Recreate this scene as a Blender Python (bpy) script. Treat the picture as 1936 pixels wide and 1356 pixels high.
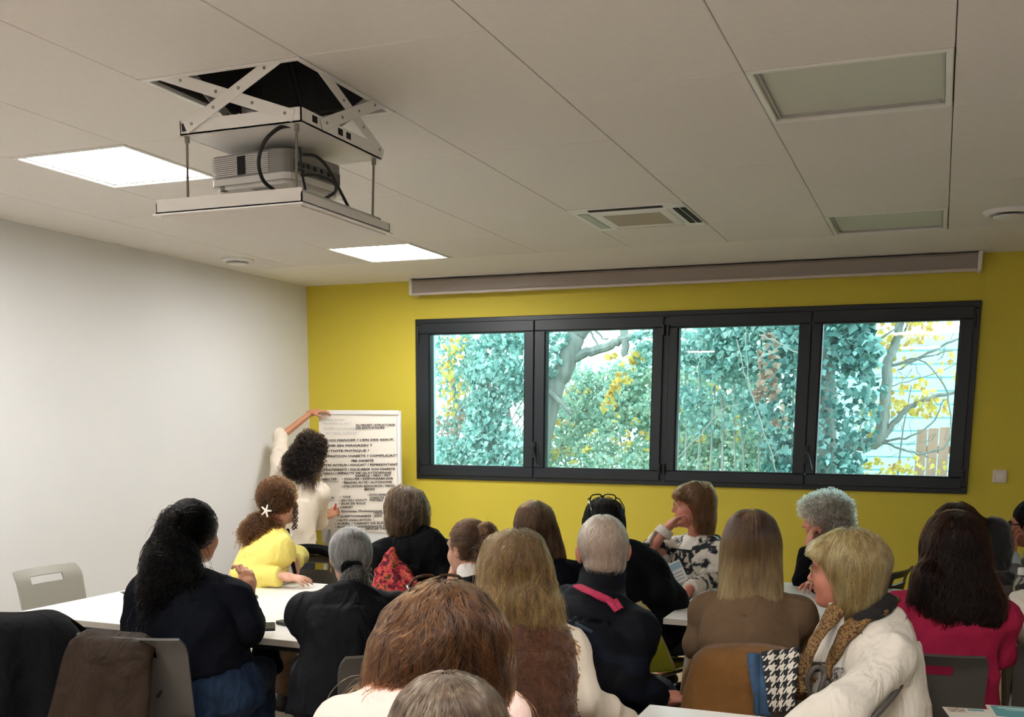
import bpy, bmesh, math, random
import numpy as np
from mathutils import Vector, Matrix

# ---------------------------------------------------------------- camera, world, light, exposure
for o in list(bpy.data.objects):
    bpy.data.objects.remove(o, do_unlink=True)
scene = bpy.context.scene
COL = scene.collection
H = 2.66                                   # ceiling height
CAM = np.array([4.7586, -7.3733, 1.5946])
FW = np.array([-0.36684167, 0.91508424, -0.16747546])
RT = np.array([0.92776231, 0.37311494, 0.0065068])
UP = np.array([-0.06844187, 0.15299046, 0.98585477])
FPX, CX, CY = 1973.0, 971.98, 1135.77
cd = bpy.data.cameras.new('camera')
cam = bpy.data.objects.new('camera', cd)
COL.objects.link(cam)
cd.sensor_width = 36.0
cd.sensor_fit = 'HORIZONTAL'
cd.lens = 36.0 * FPX / 1936.0
cd.shift_x = (968.0 - CX) / 1936.0
cd.shift_y = (CY - 678.0) / 1936.0
cd.clip_start = 0.05
cd.clip_end = 200
M4 = Matrix.Identity(4)
for i in range(3):
    M4[i][0] = RT[i]; M4[i][1] = UP[i]; M4[i][2] = -FW[i]; M4[i][3] = CAM[i]
cam.matrix_world = M4
scene.camera = cam

world = bpy.data.worlds.new('overcast_sky')
scene.world = world
world.use_nodes = True
wn = world.node_tree
bg = wn.nodes['Background']
tc = wn.nodes.new('ShaderNodeTexCoord')
sp = wn.nodes.new('ShaderNodeSeparateXYZ')
rp = wn.nodes.new('ShaderNodeValToRGB')
rp.color_ramp.elements[0].position = 0.0
rp.color_ramp.elements[0].color = (0.58, 0.92, 0.97, 1)
rp.color_ramp.elements[1].position = 0.8
rp.color_ramp.elements[1].color = (0.66, 0.93, 1.0, 1)
wn.links.new(tc.outputs['Generated'], sp.inputs[0])
wn.links.new(sp.outputs['Z'], rp.inputs[0])
wn.links.new(rp.outputs[0], bg.inputs['Color'])
bg.inputs['Strength'].default_value = 2.25
PANEL_STRENGTH = 22.0
PANEL_COLOR = (1.0, 0.985, 0.965, 1)
scene.view_settings.view_transform = 'Standard'
scene.view_settings.look = 'None'
scene.view_settings.exposure = 1.1
scene.view_settings.gamma = 1.0
scene.view_settings.use_curve_mapping = False
scene.cycles.max_bounces = 8
scene.cycles.diffuse_bounces = 5
scene.cycles.transparent_max_bounces = 12
scene.cycles.sample_clamp_indirect = 6.0

# ---------------------------------------------------------------- where things stand
def P(px, py, D):
    """point at depth D metres in front of the photographer, seen at pixel px,py"""
    return CAM + (FW + (px - CX) / FPX * RT - (py - CY) / FPX * UP) * D
def PZ(px, py, z):
    d = FW + (px - CX) / FPX * RT - (py - CY) / FPX * UP
    return CAM + d * ((z - CAM[2]) / d[2])
def PY(px, py, y):
    d = FW + (px - CX) / FPX * RT - (py - CY) / FPX * UP
    return CAM + d * ((y - CAM[1]) / d[1])
def depth(p): return float((np.asarray(p) - CAM) @ FW)
def view_yaw(px):
    return math.radians(21.85) - math.atan((px - CX) / FPX)
def V3(*a): return np.array(a, float)
def unit(v):
    v = np.asarray(v, float); return v / (np.linalg.norm(v) + 1e-12)
def rot(yaw, pitch=0.0, roll=0.0):
    """columns right, forward, up; yaw 0 looks along +y, positive turns left; pitch up; roll leans to the right"""
    f = V3(-math.sin(yaw) * math.cos(pitch), math.cos(yaw) * math.cos(pitch), math.sin(pitch))
    r = V3(math.cos(yaw), math.sin(yaw), 0)
    u = np.cross(r, f)
    c, s = math.cos(roll), math.sin(roll)
    return np.stack([c * r - s * u, f, s * r + c * u], axis=1)
D2R = math.radians

# ---------------------------------------------------------------- tags
def tag(o, label=None, cat=None, group=None, kind=None):
    if label: o['label'] = label
    if cat: o['category'] = cat
    if group: o['group'] = group
    if kind: o['kind'] = kind
    return o
def empty(name, loc, label=None, cat=None, group=None, rz=0.0):
    o = bpy.data.objects.new(name, None)
    o.empty_display_size = 0.1
    o.location = loc
    o.rotation_euler = (0, 0, rz)
    COL.objects.link(o)
    return tag(o, label, cat, group)
def copy_tree(o, parent=None):
    c = o.copy(); COL.objects.link(c); c.parent = parent
    for ch in list(o.children): copy_tree(ch, c)
    return c

# ---------------------------------------------------------------- materials
def srgb(r, g, b):
    f = lambda c: (c / 255 / 12.92) if c / 255 <= 0.04045 else ((c / 255 + 0.055) / 1.055) ** 2.4
    return (f(r), f(g), f(b), 1.0)
MATS = {}
def mat(name, col, rough=0.55, metal=0.0, var=0.0, vscale=8.0, bump=0.0, bscale=60.0, sheen=0.0, spec=0.5, col2=None,
        stretch=(1, 1, 1), detail=3.0, trans=0.0, coat=0.0, fold=0.0):
    if name in MATS: return MATS[name]
    m = bpy.data.materials.new(name); m.use_nodes = True
    n, l = m.node_tree.nodes, m.node_tree.links
    b = n['Principled BSDF']
    b.inputs['Base Color'].default_value = col
    b.inputs['Roughness'].default_value = rough
    b.inputs['Metallic'].default_value = metal
    b.inputs['Specular IOR Level'].default_value = min(spec, .12) if fold else spec
    if sheen: b.inputs['Sheen Weight'].default_value = sheen
    if coat: b.inputs['Coat Weight'].default_value = coat
    if trans: b.inputs['Transmission Weight'].default_value = trans
    if var or bump or col2 or fold:
        t = n.new('ShaderNodeTexCoord'); mp = n.new('ShaderNodeMapping')
        mp.inputs['Scale'].default_value = stretch
        l.new(t.outputs['Object'], mp.inputs[0])
    if var or col2:
        nz = n.new('ShaderNodeTexNoise'); nz.inputs['Scale'].default_value = vscale; nz.inputs['Detail'].default_value = detail
        l.new(mp.outputs[0], nz.inputs['Vector'])
        r = n.new('ShaderNodeValToRGB')
        c2 = col2 if col2 else tuple(c * (1 - var) for c in col[:3]) + (1,)
        r.color_ramp.elements[0].position = 0.35; r.color_ramp.elements[0].color = c2
        r.color_ramp.elements[1].position = 0.65; r.color_ramp.elements[1].color = col
        l.new(nz.outputs['Fac'], r.inputs[0]); l.new(r.outputs[0], b.inputs['Base Color'])
    if bump:
        nb = n.new('ShaderNodeTexNoise'); nb.inputs['Scale'].default_value = bscale; nb.inputs['Detail'].default_value = 4
        l.new(mp.outputs[0], nb.inputs['Vector'])
        bp = n.new('ShaderNodeBump'); bp.inputs['Strength'].default_value = bump; bp.inputs['Distance'].default_value = 0.004
        l.new(nb.outputs['Fac'], bp.inputs['Height']); l.new(bp.outputs[0], b.inputs['Normal'])
    if fold:
        nf = n.new('ShaderNodeTexNoise'); nf.inputs['Scale'].default_value = 9; nf.inputs['Detail'].default_value = 2; nf.inputs['Distortion'].default_value = 1.6
        m2 = n.new('ShaderNodeMapping'); m2.inputs['Scale'].default_value = (1, 1, .55); m2.inputs['Rotation'].default_value = (.5, .4, 0)
        l.new(t.outputs['Object'], m2.inputs[0]); l.new(m2.outputs[0], nf.inputs['Vector'])
        b2 = n.new('ShaderNodeBump'); b2.inputs['Strength'].default_value = fold; b2.inputs['Distance'].default_value = .03
        l.new(nf.outputs['Fac'], b2.inputs['Height'])
        if bump: l.new(bp.outputs[0], b2.inputs['Normal'])
        l.new(b2.outputs[0], b.inputs['Normal'])
    MATS[name] = m
    return m
def emit(name, col, strength):
    m = bpy.data.materials.new(name); m.use_nodes = True
    n, l = m.node_tree.nodes, m.node_tree.links
    n.remove(n['Principled BSDF'])
    e = n.new('ShaderNodeEmission'); e.inputs[0].default_value = col; e.inputs[1].default_value = strength
    l.new(e.outputs[0], n['Material Output'].inputs[0])
    return m
def ramp_mat(name, stops, rough=0.7, scale=12.0, detail=4.0, bump=0.3, bscale=150.0, tex='NOISE', stretch=(1, 1, 1), interp='LINEAR', sheen=0.0):
    """several colours picked by a noise or a cell texture"""
    m = bpy.data.materials.new(name); m.use_nodes = True
    n, l = m.node_tree.nodes, m.node_tree.links
    b = n['Principled BSDF']; b.inputs['Roughness'].default_value = rough
    b.inputs['Sheen Weight'].default_value = sheen; b.inputs['Specular IOR Level'].default_value = .12
    t = n.new('ShaderNodeTexCoord'); mp = n.new('ShaderNodeMapping'); mp.inputs['Scale'].default_value = stretch
    l.new(t.outputs['Object'], mp.inputs[0])
    if tex == 'NOISE':
        z = n.new('ShaderNodeTexNoise'); z.inputs['Scale'].default_value = scale; z.inputs['Detail'].default_value = detail
        out = z.outputs['Fac']
    else:
        z = n.new('ShaderNodeTexVoronoi'); z.inputs['Scale'].default_value = scale
        out = z.outputs['Distance']
    l.new(mp.outputs[0], z.inputs['Vector'])
    r = n.new('ShaderNodeValToRGB'); cr = r.color_ramp; cr.interpolation = interp
    while len(cr.elements) < len(stops): cr.elements.new(0.5)
    for e, (p, c) in zip(cr.elements, stops): e.position = p; e.color = c
    l.new(out, r.inputs[0]); l.new(r.outputs[0], b.inputs['Base Color'])
    if bump:
        nb = n.new('ShaderNodeTexNoise'); nb.inputs['Scale'].default_value = bscale
        l.new(mp.outputs[0], nb.inputs['Vector'])
        bp = n.new('ShaderNodeBump'); bp.inputs['Strength'].default_value = bump; bp.inputs['Distance'].default_value = 0.003
        l.new(nb.outputs['Fac'], bp.inputs['Height']); l.new(bp.outputs[0], b.inputs['Normal'])
    MATS[name] = m
    return m

# ---------------------------------------------------------------- mesh building
def new_mesh(name, V, F, m, parent=None, origin=(0, 0, 0), smooth=True, attr=None):
    me = bpy.data.meshes.new(name)
    V = np.asarray(V, np.float32) - np.asarray(origin, np.float32)
    if isinstance(F, np.ndarray):
        k = F.shape[1]; nf = len(F)
        me.vertices.add(len(V)); me.vertices.foreach_set('co', V.ravel())
        me.loops.add(nf * k); me.loops.foreach_set('vertex_index', F.astype(np.int32).ravel())
        me.polygons.add(nf)
        me.polygons.foreach_set('loop_start', np.arange(0, nf * k, k, dtype=np.int32))
        me.update(calc_edges=True)
        me.validate()
    else:
        me.from_pydata(V.tolist(), [], F); me.update()
    if m: me.materials.append(m)
    me.polygons.foreach_set('use_smooth', [bool(smooth)] * len(me.polygons))
    o = bpy.data.objects.new(name, me)
    COL.objects.link(o)
    if parent is not None:
        o.parent = parent
    else:
        o.location = origin
    return o
class MB:
    """collects shapes and links them as one mesh"""
    def __init__(s): s.v = []; s.f = []
    def add(s, V, F):
        k = len(s.v); s.v += [tuple(map(float, p)) for p in V]; s.f += [tuple(i + k for i in q) for q in F]; return s
    def box(s, lo, hi, R=None, c=None, bev=0.0):
        lo, hi = np.array(lo, float), np.array(hi, float)
        if bev > 0:
            b = min(bev, (hi - lo).min() * 0.45)
            V = []
            for ax in range(3):
                for sx in (0, 1):
                    for sy in (0, 1):
                        for sz in (0, 1):
                            q = [lo[0] if sx == 0 else hi[0], lo[1] if sy == 0 else hi[1], lo[2] if sz == 0 else hi[2]]
                            ss = (sx, sy, sz)
                            for a2 in range(3):
                                if a2 != ax: q[a2] += b if ss[a2] == 0 else -b
                            V.append(q)
            idx = lambda ax, sx, sy, sz: ax * 8 + sx * 4 + sy * 2 + sz
            F = []
            for ax in range(3):
                for sd in (0, 1):
                    a, b2 = [k for k in range(3) if k != ax]
                    q = []
                    for (u, w) in ((0, 0), (1, 0), (1, 1), (0, 1)):
                        ss = [0, 0, 0]; ss[ax] = sd; ss[a] = u; ss[b2] = w
                        q.append(idx(ax, *ss))
                    flip = (sd == 0) ^ (ax == 1)
                    F.append(q[::-1] if flip else q)
            for a in range(3):
                o1, o2 = [k for k in range(3) if k != a]
                for u in (0, 1):
                    for w in (0, 1):
                        s0 = [0, 0, 0]; s1 = [0, 0, 0]
                        s0[a] = 0; s1[a] = 1
                        for S in (s0, s1): S[o1] = u; S[o2] = w
                        F.append([idx(o1, *s0), idx(o1, *s1), idx(o2, *s1), idx(o2, *s0)])
            for sx in (0, 1):
                for sy in (0, 1):
                    for sz in (0, 1):
                        F.append([idx(0, sx, sy, sz), idx(1, sx, sy, sz), idx(2, sx, sy, sz)])
        else:
            V = [(x, y, z) for x in (lo[0], hi[0]) for y in (lo[1], hi[1]) for z in (lo[2], hi[2])]
            F = [(0, 1, 3, 2), (4, 6, 7, 5), (0, 4, 5, 1), (2, 3, 7, 6), (0, 2, 6, 4), (1, 5, 7, 3)]
        V = np.array(V, float)
        if R is not None: V = V @ np.asarray(R).T
        if c is not None: V = V + np.asarray(c)
        return s.add(V, F)
    def tube(s, pts, r, seg=8, cap=True):
        pts = [np.asarray(p, float) for p in pts]; n = len(pts)
        rs = r if hasattr(r, '__len__') else [r] * n
        V, F = [], []
        ref = None
        for i, p in enumerate(pts):
            t = unit((pts[min(i + 1, n - 1)] - pts[max(i - 1, 0)]))
            if ref is None:
                ref = V3(0, 0, 1) if abs(t[2]) < 0.9 else V3(1, 0, 0)
            a = unit(ref - (ref @ t) * t); b = np.cross(t, a); ref = a
            for k in range(seg):
                w = 2 * math.pi * k / seg
                V.append(p + rs[i] * (math.cos(w) * a + math.sin(w) * b))
        for i in range(n - 1):
            for k in range(seg):
                k2 = (k + 1) % seg
                F.append((i * seg + k, i * seg + k2, (i + 1) * seg + k2, (i + 1) * seg + k))
        if cap:
            F.append(tuple(range(seg))[::-1]); F.append(tuple((n - 1) * seg + k for k in range(seg)))
        return s.add(V, F)
    def bar(s, a, b, w, t, up=(0, 0, 1)):
        """flat bar from a to b, w wide across up, t thick"""
        a, b = np.asarray(a, float), np.asarray(b, float); d = unit(b - a)
        n = unit(np.cross(d, up)); u = np.cross(n, d)
        R = np.stack([d, n, u], axis=1); L = np.linalg.norm(b - a)
        return s.box((-w / 2 * .8, -t / 2, -w / 2), (L + w / 2 * .8, t / 2, w / 2), R, a, bev=min(t, w) * .25)
    def lathe(s, prof, c, seg=24, R=None):
        V, F = [], []
        for (r, z) in prof:
            for k in range(seg):
                w = 2 * math.pi * k / seg
                V.append((r * math.cos(w), r * math.sin(w), z))
        n = len(prof)
        for i in range(n - 1):
            for k in range(seg):
                k2 = (k + 1) % seg
                F.append((i * seg + k, i * seg + k2, (i + 1) * seg + k2, (i + 1) * seg + k))
        V = np.array(V)
        if R is not None: V = V @ np.asarray(R).T
        return s.add(V + np.asarray(c), F)
    def prism(s, poly, z0, z1, R=None, c=None):
        n = len(poly)
        V = [(x, y, z0) for x, y in poly] + [(x, y, z1) for x, y in poly]
        F = [tuple(range(n))[::-1], tuple(range(n, 2 * n))] + [(i, (i + 1) % n, n + (i + 1) % n, n + i) for i in range(n)]
        V = np.array(V, float)
        if R is not None: V = V @ np.asarray(R).T
        if c is not None: V = V + np.asarray(c)
        return s.add(V, F)
    def sheet(s, fn, nu, nv, thick, hole=None):
        """curved panel fn(u,v) with thickness and optional hole(u,v)"""
        us, vs = np.linspace(0, 1, nu + 1), np.linspace(0, 1, nv + 1)
        G = np.array([[fn(u, v) for v in vs] for u in us], float)
        du = np.gradient(G, axis=0); dv = np.gradient(G, axis=1)
        N = np.cross(du, dv); N /= np.linalg.norm(N, axis=2, keepdims=True) + 1e-12
        A = G + N * thick / 2; B = G - N * thick / 2
        idx = lambda i, j: i * (nv + 1) + j
        off = (nu + 1) * (nv + 1)
        ok = np.ones((nu, nv), bool)
        if hole:
            for i in range(nu):
                for j in range(nv):
                    if hole((us[i] + us[i + 1]) / 2, (vs[j] + vs[j + 1]) / 2): ok[i, j] = False
        F = []
        for i in range(nu):
            for j in range(nv):
                if not ok[i, j]: continue
                a, b, c, d = idx(i, j), idx(i + 1, j), idx(i + 1, j + 1), idx(i, j + 1)
                F.append((a, b, c, d)); F.append((d + off, c + off, b + off, a + off))
                for (di, dj, p, q) in ((-1, 0, d, a), (1, 0, b, c), (0, -1, a, b), (0, 1, c, d)):
                    ii, jj = i + di, j + dj
                    if ii < 0 or jj < 0 or ii >= nu or jj >= nv or not ok[ii, jj]:
                        F.append((q, p, p + off, q + off))
        return s.add(np.concatenate([A.reshape(-1, 3), B.reshape(-1, 3)]), F)
    def build(s, name, m, parent=None, origin=(0, 0, 0), smooth=False, auto=True):
        o = new_mesh(name, np.array(s.v, float), s.f, m, parent, origin, smooth)
        if smooth and auto:
            try:
                me = o.data
                me.set_sharp_from_angle(angle=D2R(40))
            except Exception: pass
        return o
def text_mesh(body, size, name, m, parent, xform, shear=0.0, align='LEFT', origin=(0, 0, 0), bold=0.0, width=None):
    """lettering as thin flat print; xform maps (x right, y up) to the surface"""
    c = bpy.data.curves.new('lettering', 'FONT'); c.body = body; c.size = size; c.shear = shear; c.align_x = align
    c.resolution_u = 2
    t = bpy.data.objects.new('lettering', c); COL.objects.link(t)
    dg = bpy.context.evaluated_depsgraph_get()
    me = t.evaluated_get(dg).to_mesh()
    V = np.array([v.co[:] for v in me.vertices], float).reshape(-1, 3)
    F = [tuple(p.vertices) for p in me.polygons]
    if bold and len(V):      # a marker stroke is wider than the font's
        nv = len(V); V0, F0 = V, F
        V = np.concatenate([V0 + np.array(d) for d in ((0, 0, 0), (bold, 0, 0), (0, bold, 0), (bold, bold, 0))])
        F = [tuple(i + k * nv for i in q) for k in range(4) for q in F0]
    t.evaluated_get(dg).to_mesh_clear()
    bpy.data.objects.remove(t, do_unlink=True)
    if len(V) == 0: return None
    if width:
        w = V[:, 0].max() - V[:, 0].min()
        V[:, 0] = (V[:, 0] - V[:, 0].min()) * (width / max(w, 1e-6)) + (0 if align == 'LEFT' else -width / 2)
    W = np.array([xform(x, y) for x, y, _ in V])
    return new_mesh(name, W, F, m, parent, origin, smooth=False)
# ---------------------------------------------------------------- the room
M_white_wall = mat('white_wall_paint', srgb(224, 224, 224), 0.75, var=0.02, vscale=1.5, bump=0.05, bscale=300)
M_yellow_wall = mat('yellow_wall_paint', srgb(212, 194, 64), 0.7, var=0.03, vscale=1.2, bump=0.05, bscale=300)
M_ceiling = mat('ceiling_tile_white', srgb(220, 216, 211), 0.85, var=0.03, vscale=40, bump=0.06, bscale=500)
M_gap = mat('ceiling_joint_grey', srgb(110, 102, 94), 0.9)
M_floor = mat('beige_vinyl_floor', srgb(205, 190, 172), 0.4, var=0.08, vscale=6, bump=0.03, bscale=200)
M_white_metal = mat('white_painted_metal', srgb(226, 224, 220), 0.4)
M_grey_metal = mat('grey_painted_metal', srgb(170, 168, 162), 0.35)
M_steel = mat('steel_rod', srgb(150, 146, 138), 0.3, metal=0.9)
M_dark = mat('plenum_black', srgb(10, 10, 12), 0.8)
M_black = mat('black_rubber', srgb(14, 14, 15), 0.5)
M_alu = mat('anthracite_aluminium', srgb(26, 33, 40), 0.42, var=0.05, vscale=3)
M_render = mat('outside_render_white', srgb(225, 235, 236), 0.85, var=0.04, vscale=5)

RX0, RX1, RY0, RY1 = 0.0, 7.9, -10.6, 0.0
WX0, WX1, WZ0, WZ1 = 0.977, 4.951, 1.163, 2.374
o = MB().box((RX0 - .2, RY0 - .2, -0.12), (RX1 + .2, RY1 + .3, 0)).build('floor', M_floor); tag(o, kind='structure')
o = MB().box((RX0 - .2, RY0 - .2, -.0), (RX0, RY1 + .3, H + .45)).build('wall_left', M_white_wall); tag(o, kind='structure')
o = MB().box((RX1, RY0 - .2, 0), (RX1 + .2, RY1 + .3, H + .45)).build('wall_right', M_white_wall); tag(o, kind='structure')
o = MB().box((RX0, RY0 - .2, 0), (RX1, RY0, H + .45)).build('wall_front', M_white_wall); tag(o, kind='structure')
b = MB()
Ht = H + .45
for yy, fl in ((0, 0), (.06, 1)):
    Vw = [(RX0, yy, 0), (RX1, yy, 0), (RX1, yy, Ht), (RX0, yy, Ht), (WX0, yy, WZ0), (WX1, yy, WZ0), (WX1, yy, WZ1), (WX0, yy, WZ1)]
    Fw = [(0, 1, 5, 4), (1, 2, 6, 5), (2, 3, 7, 6), (3, 0, 4, 7)]
    b.add(Vw, [q[::-1] if fl else q for q in Fw])
b.add([(x, y, z) for y in (0, .06) for x, z in ((WX0, WZ0), (WX1, WZ0), (WX1, WZ1), (WX0, WZ1))], [(i, (i + 1) % 4, 4 + (i + 1) % 4, 4 + i) for i in range(4)])
wb = b.build('wall_back', M_yellow_wall); tag(wb, kind='structure')
b = MB()
b.box((RX0, .06, 0), (WX0, .34, H + .45)).box((WX1, .06, 0), (RX1, .34, H + .45)).box((WX0, .06, 0), (WX1, .34, WZ0)).box((WX0, .06, WZ1), (WX1, .34, H + .45))
b.build('outer_wall', M_render, wb)
# structural slab over the hung ceiling
o = MB().box((RX0 - .2, RY0 - .2, H + .45), (RX1 + .2, RY1 + .34, H + .6)).build('slab_above', mat('concrete', srgb(120, 118, 112), 0.9)); tag(o, kind='structure')

# hung ceiling: strips 0.6 m wide, tiles with recessed joints
GX = [1.127 + .6 * k for k in range(-2, 12)]          # joints parallel to the white wall
ceil = empty('ceiling', (0, 0, H)); tag(ceil, kind='structure')
G2 = .0015
def tile(x0, x1, y0, y1, nm='ceiling_tile'):
    MB().box((x0 + G2, y0 + G2, 0), (x1 - G2, y1 - G2, .018), bev=.0015).build(nm, M_ceiling, ceil)
cols = [0.0] + [g for g in GX if 0.3 < g < RX1] + [RX1]
holes = {}                                            # column start index -> list of (y0, y1) taken by fittings
def row(n): return -0.94 - .6 * n
FIT = {'light_a': (1.127, row(5)), 'light_b': (1.127, row(1)), 'hatch': (2.327, row(6)), 'light_c': (4.127, row(5)),
       'light_d': (4.127, row(1)), 'cassette': (2.927, row(2)),
       'light_e': (1.127, row(9)), 'light_f': (1.127, row(13)), 'light_g': (4.127, row(9)), 'light_h': (4.127, row(13))}
taken = {}
for k, (x, y) in FIT.items(): taken.setdefault(round(x, 2), []).append(y)
for i in range(len(cols) - 1):
    x0, x1 = cols[i], cols[i + 1]
    key = round(x0, 2)
    ys = taken.get(key, [])
    edges = [-0.94]
    phase = {1.73: 1, 2.93: 0, 3.53: 1}.get(key, i % 2)
    n = 0
    y = -0.94
    while y > RY0 + .01:
        left = max(RY0, y - .6)
        if any(abs(left - q) < .02 for q in ys):
            y = left; continue
        # make a 1.2 m tile when the next half is free
        nx = max(RY0, left - .6)
        half = round((-0.94 - y) / .6)
        if (half % 2 == phase) and nx < left - .3 and not any(abs(nx - q) < .02 for q in ys):
            left = nx
        tile(x0, x1, left, y)
        y = left
MB().box((0, -0.94 + G2, 0), (RX1, 0, .018)).build('ceiling_border', mat('ceiling_border_plaster', srgb(226, 222, 214), 0.8), ceil)
# carrier behind the joints, open over the hatch
b = MB()
hx, hy = FIT['hatch']
for (a0, a1, c0, c1) in ((0, hx, RY0, 0), (hx + .6, RX1, RY0, 0), (hx, hx + .6, RY0, hy), (hx, hx + .6, hy + .6, 0)):
    b.box((a0, c0, .024), (a1, c1, .034))
b.build('ceiling_carrier', M_gap, ceil)

# lamps set flush into the ceiling
M_lamp = emit('lit_diffuser', PANEL_COLOR, PANEL_STRENGTH)
M_opal = mat('unlit_opal_diffuser', srgb(196, 198, 186), 0.5, spec=0.4)
M_lampframe = mat('lamp_frame_white', srgb(222, 220, 214), 0.35)
def lamp(key, label, lit):
    x, y = FIT[key]
    t = empty('ceiling_light', (x + .3, y + .3, H), label, 'light', 'square flush ceiling lights')
    f = MB()
    e, w, d = .297, .022, .012
    f.box((-e, -e, -.004), (e, -e + w, .03), bev=.003).box((-e, e - w, -.004), (e, e, .03), bev=.003)
    f.box((-e, -e + w, -.004), (-e + w, e - w, .03), bev=.003).box((e - w, -e + w, -.004), (e, e - w, .03), bev=.003)
    f.build('light_frame', M_lampframe, t)
    i = e - w - .002
    g = MB(); q = .009
    g.box((-i, -i, .006), (i, -i + q, .0225)).box((-i, i - q, .006), (i, i, .0225)).box((-i, -i + q, .006), (-i + q, i - q, .0225)).box((i - q, -i + q, .006), (i, i - q, .0225))
    g.build('inner_rim', M_grey_metal, t)
    j = i - q - .0005
    MB().box((-j, -j, .016), (j, j, .022)).build('diffuser', M_lamp if lit else M_opal, t)
    return t
lamp('light_a', 'lit square ceiling light left of the lowered projector hatch', True)
lamp('light_b', 'lit square ceiling light nearest the white wall and yellow wall corner', True)
lamp('light_c', 'larger-looking switched off square ceiling light above the room, away from the yellow wall', False)
lamp('light_d', 'switched off square ceiling light right above the yellow window wall', False)
for k, lb_ in (('light_e', 'added unseen ceiling light near the white wall beside the photographer'), ('light_f', 'added unseen ceiling light near the white wall at the far rear'),
             ('light_g', 'added unseen ceiling light right over the photographer'), ('light_h', 'added unseen ceiling light over the rear of the room')):
    lamp(k, lb_, True)  # unseen lamps behind the camera, added to brighten the ceiling and the room

# air cassette
x, y = FIT['cassette']
t = empty('air_cassette', (x + .3, y + .3, H), 'white square air conditioning cassette with beige grille and four slots in ceiling', 'air conditioner')
b = MB(); e = .297
b.box((-e, -e, -.006), (e, -e + .10, .02), bev=.004).box((-e, e - .10, -.006), (e, e, .02), bev=.004)
b.box((-e, -e + .1, -.006), (-e + .1, e - .1, .02), bev=.004).box((e - .1, -e + .1, -.006), (e, e - .1, .02), bev=.004)
b.build('cassette_frame', M_white_metal, t)
MB().box((-.2, -.2, -.012), (.2, .2, .01), bev=.006).build('centre_panel', M_white_metal, t)
MB().box((-.15, -.15, -.0135), (.15, .15, -.0105)).build('intake_grille', mat('beige_grille', srgb(172, 160, 142), 0.7, var=.1, vscale=200), t)
for (cx, cy, wx, wy) in ((0, -.262, .19, .018), (.242, 0, .014, .2), (.278, 0, .012, .2)):
    MB().box((cx - wx, cy - wy, -.0095), (cx + wx, cy + wy, -.004)).build('air_slot', M_dark, t)
MB().box((-.268, -.2, -.0095), (-.215, .2, -.004)).build('air_flap', mat('flap_grey', srgb(170, 176, 170), 0.5), t)
MB().box((-.19, .235, -.0095), (.19, .262, -.004)).build('air_flap', mat('flap_beige', srgb(206, 196, 186), 0.5), t)

# round air valves
def valve(c, r, label):
    t = empty('air_valve', c, label, 'vent', 'round ceiling air valves')
    MB().lathe([(r, .0), (r, -.006), (r * .93, -.016), (r * .8, -.020), (r * .74, -.014), (r * .7, .0)], (0, 0, 0), 32).build('valve_ring', M_white_metal, t, smooth=True)
    MB().lathe([(r * .72, -.001), (0.001, -.001)], (0, 0, 0), 32).build('valve_throat', M_dark, t)
    MB().lathe([(.001, -.036), (r * .5, -.036), (r * .6, -.031), (r * .6, -.026), (.001, -.022)], (0, 0, 0), 32).build('valve_disc', M_white_metal, t, smooth=True)
    MB().box((-r * .72, -.004, -.024), (r * .72, .004, -.010)).build('valve_bridge', M_white_metal, t)
c = PZ(450, 495, H - .015); valve((c[0], c[1], H), .105, 'round white ceiling air valve close to the white wall')
c = PZ(1907, 405, H - .015); valve((c[0], c[1], H), .12, 'round white ceiling air valve at the far right above yellow wall')

# ---------------------------------------------------------------- projector lift
hc = V3(hx + .3, hy + .3, H)
t = empty('projector_lift', hc, 'white scissor projector lift hanging from the open ceiling hatch', 'projector lift')
b = MB(); e = .297
for (x0, x1, y0, y1) in ((-e, e, -e, -e + .02), (-e, e, e - .02, e), (-e, -e + .02, -e + .02, e - .02), (e - .02, e, -e + .02, e - .02)):
    b.box((x0, y0, -.003), (x1, y1, .012), bev=.002)
b.build('hatch_rim', M_white_metal, t)
b = MB()
for (x0, x1, y0, y1) in ((-.285, .285, -.287, -.285), (-.285, .285, .285, .287), (-.287, -.285, -.287, .287), (.285, .287, -.287, .287)):
    b.box((x0, y0, .03), (x1, y1, .44))
b.build('plenum_lining', mat('plenum_grey', srgb(48, 47, 46), 0.7), t)
MB().box((-.285, -.285, .428), (.285, .285, .436)).build('plenum_top', M_dark, t)
b = MB(); b.box((-.25, -.23, .30), (.25, -.20, .34)).box((-.25, .2, .30), (.25, .23, .34)).box((-.25, -.2, .30), (-.22, .2, .34)).box((.22, -.2, .30), (.25, .2, .34))
b.build('upper_frame', mat('frame_grey', srgb(92, 90, 86), 0.5), t)
# lower plate
pz = -.172
px0, px1, py0, py1 = -.165, .285, -.275, .22
b = MB(); b.box((px0, py0, pz), (px1, py1, pz + .004))
for (x0, x1, y0, y1) in ((px0, px1, py0, py0 + .004), (px0, px1, py1 - .004, py1), (px1 - .004, px1, py0, py1), (px0, px0 + .004, py0, py1)):
    b.box((x0, y0, pz), (x1, y1, pz + .042))
b.build('carrier_plate', M_white_metal, t)
b = MB()
MB().box((px0 + .008, py0 - .002, pz + .010), (px0 + .052, py0 + .006, pz + .034)).build('carrier_slot', M_dark, t)
for yy in (-.2, -.145, -.05, .0):
    MB().box((px1 - .006, yy - .014, pz + .014), (px1 + .001, yy + .014, pz + .034)).build('carrier_slot', M_dark, t)
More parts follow.
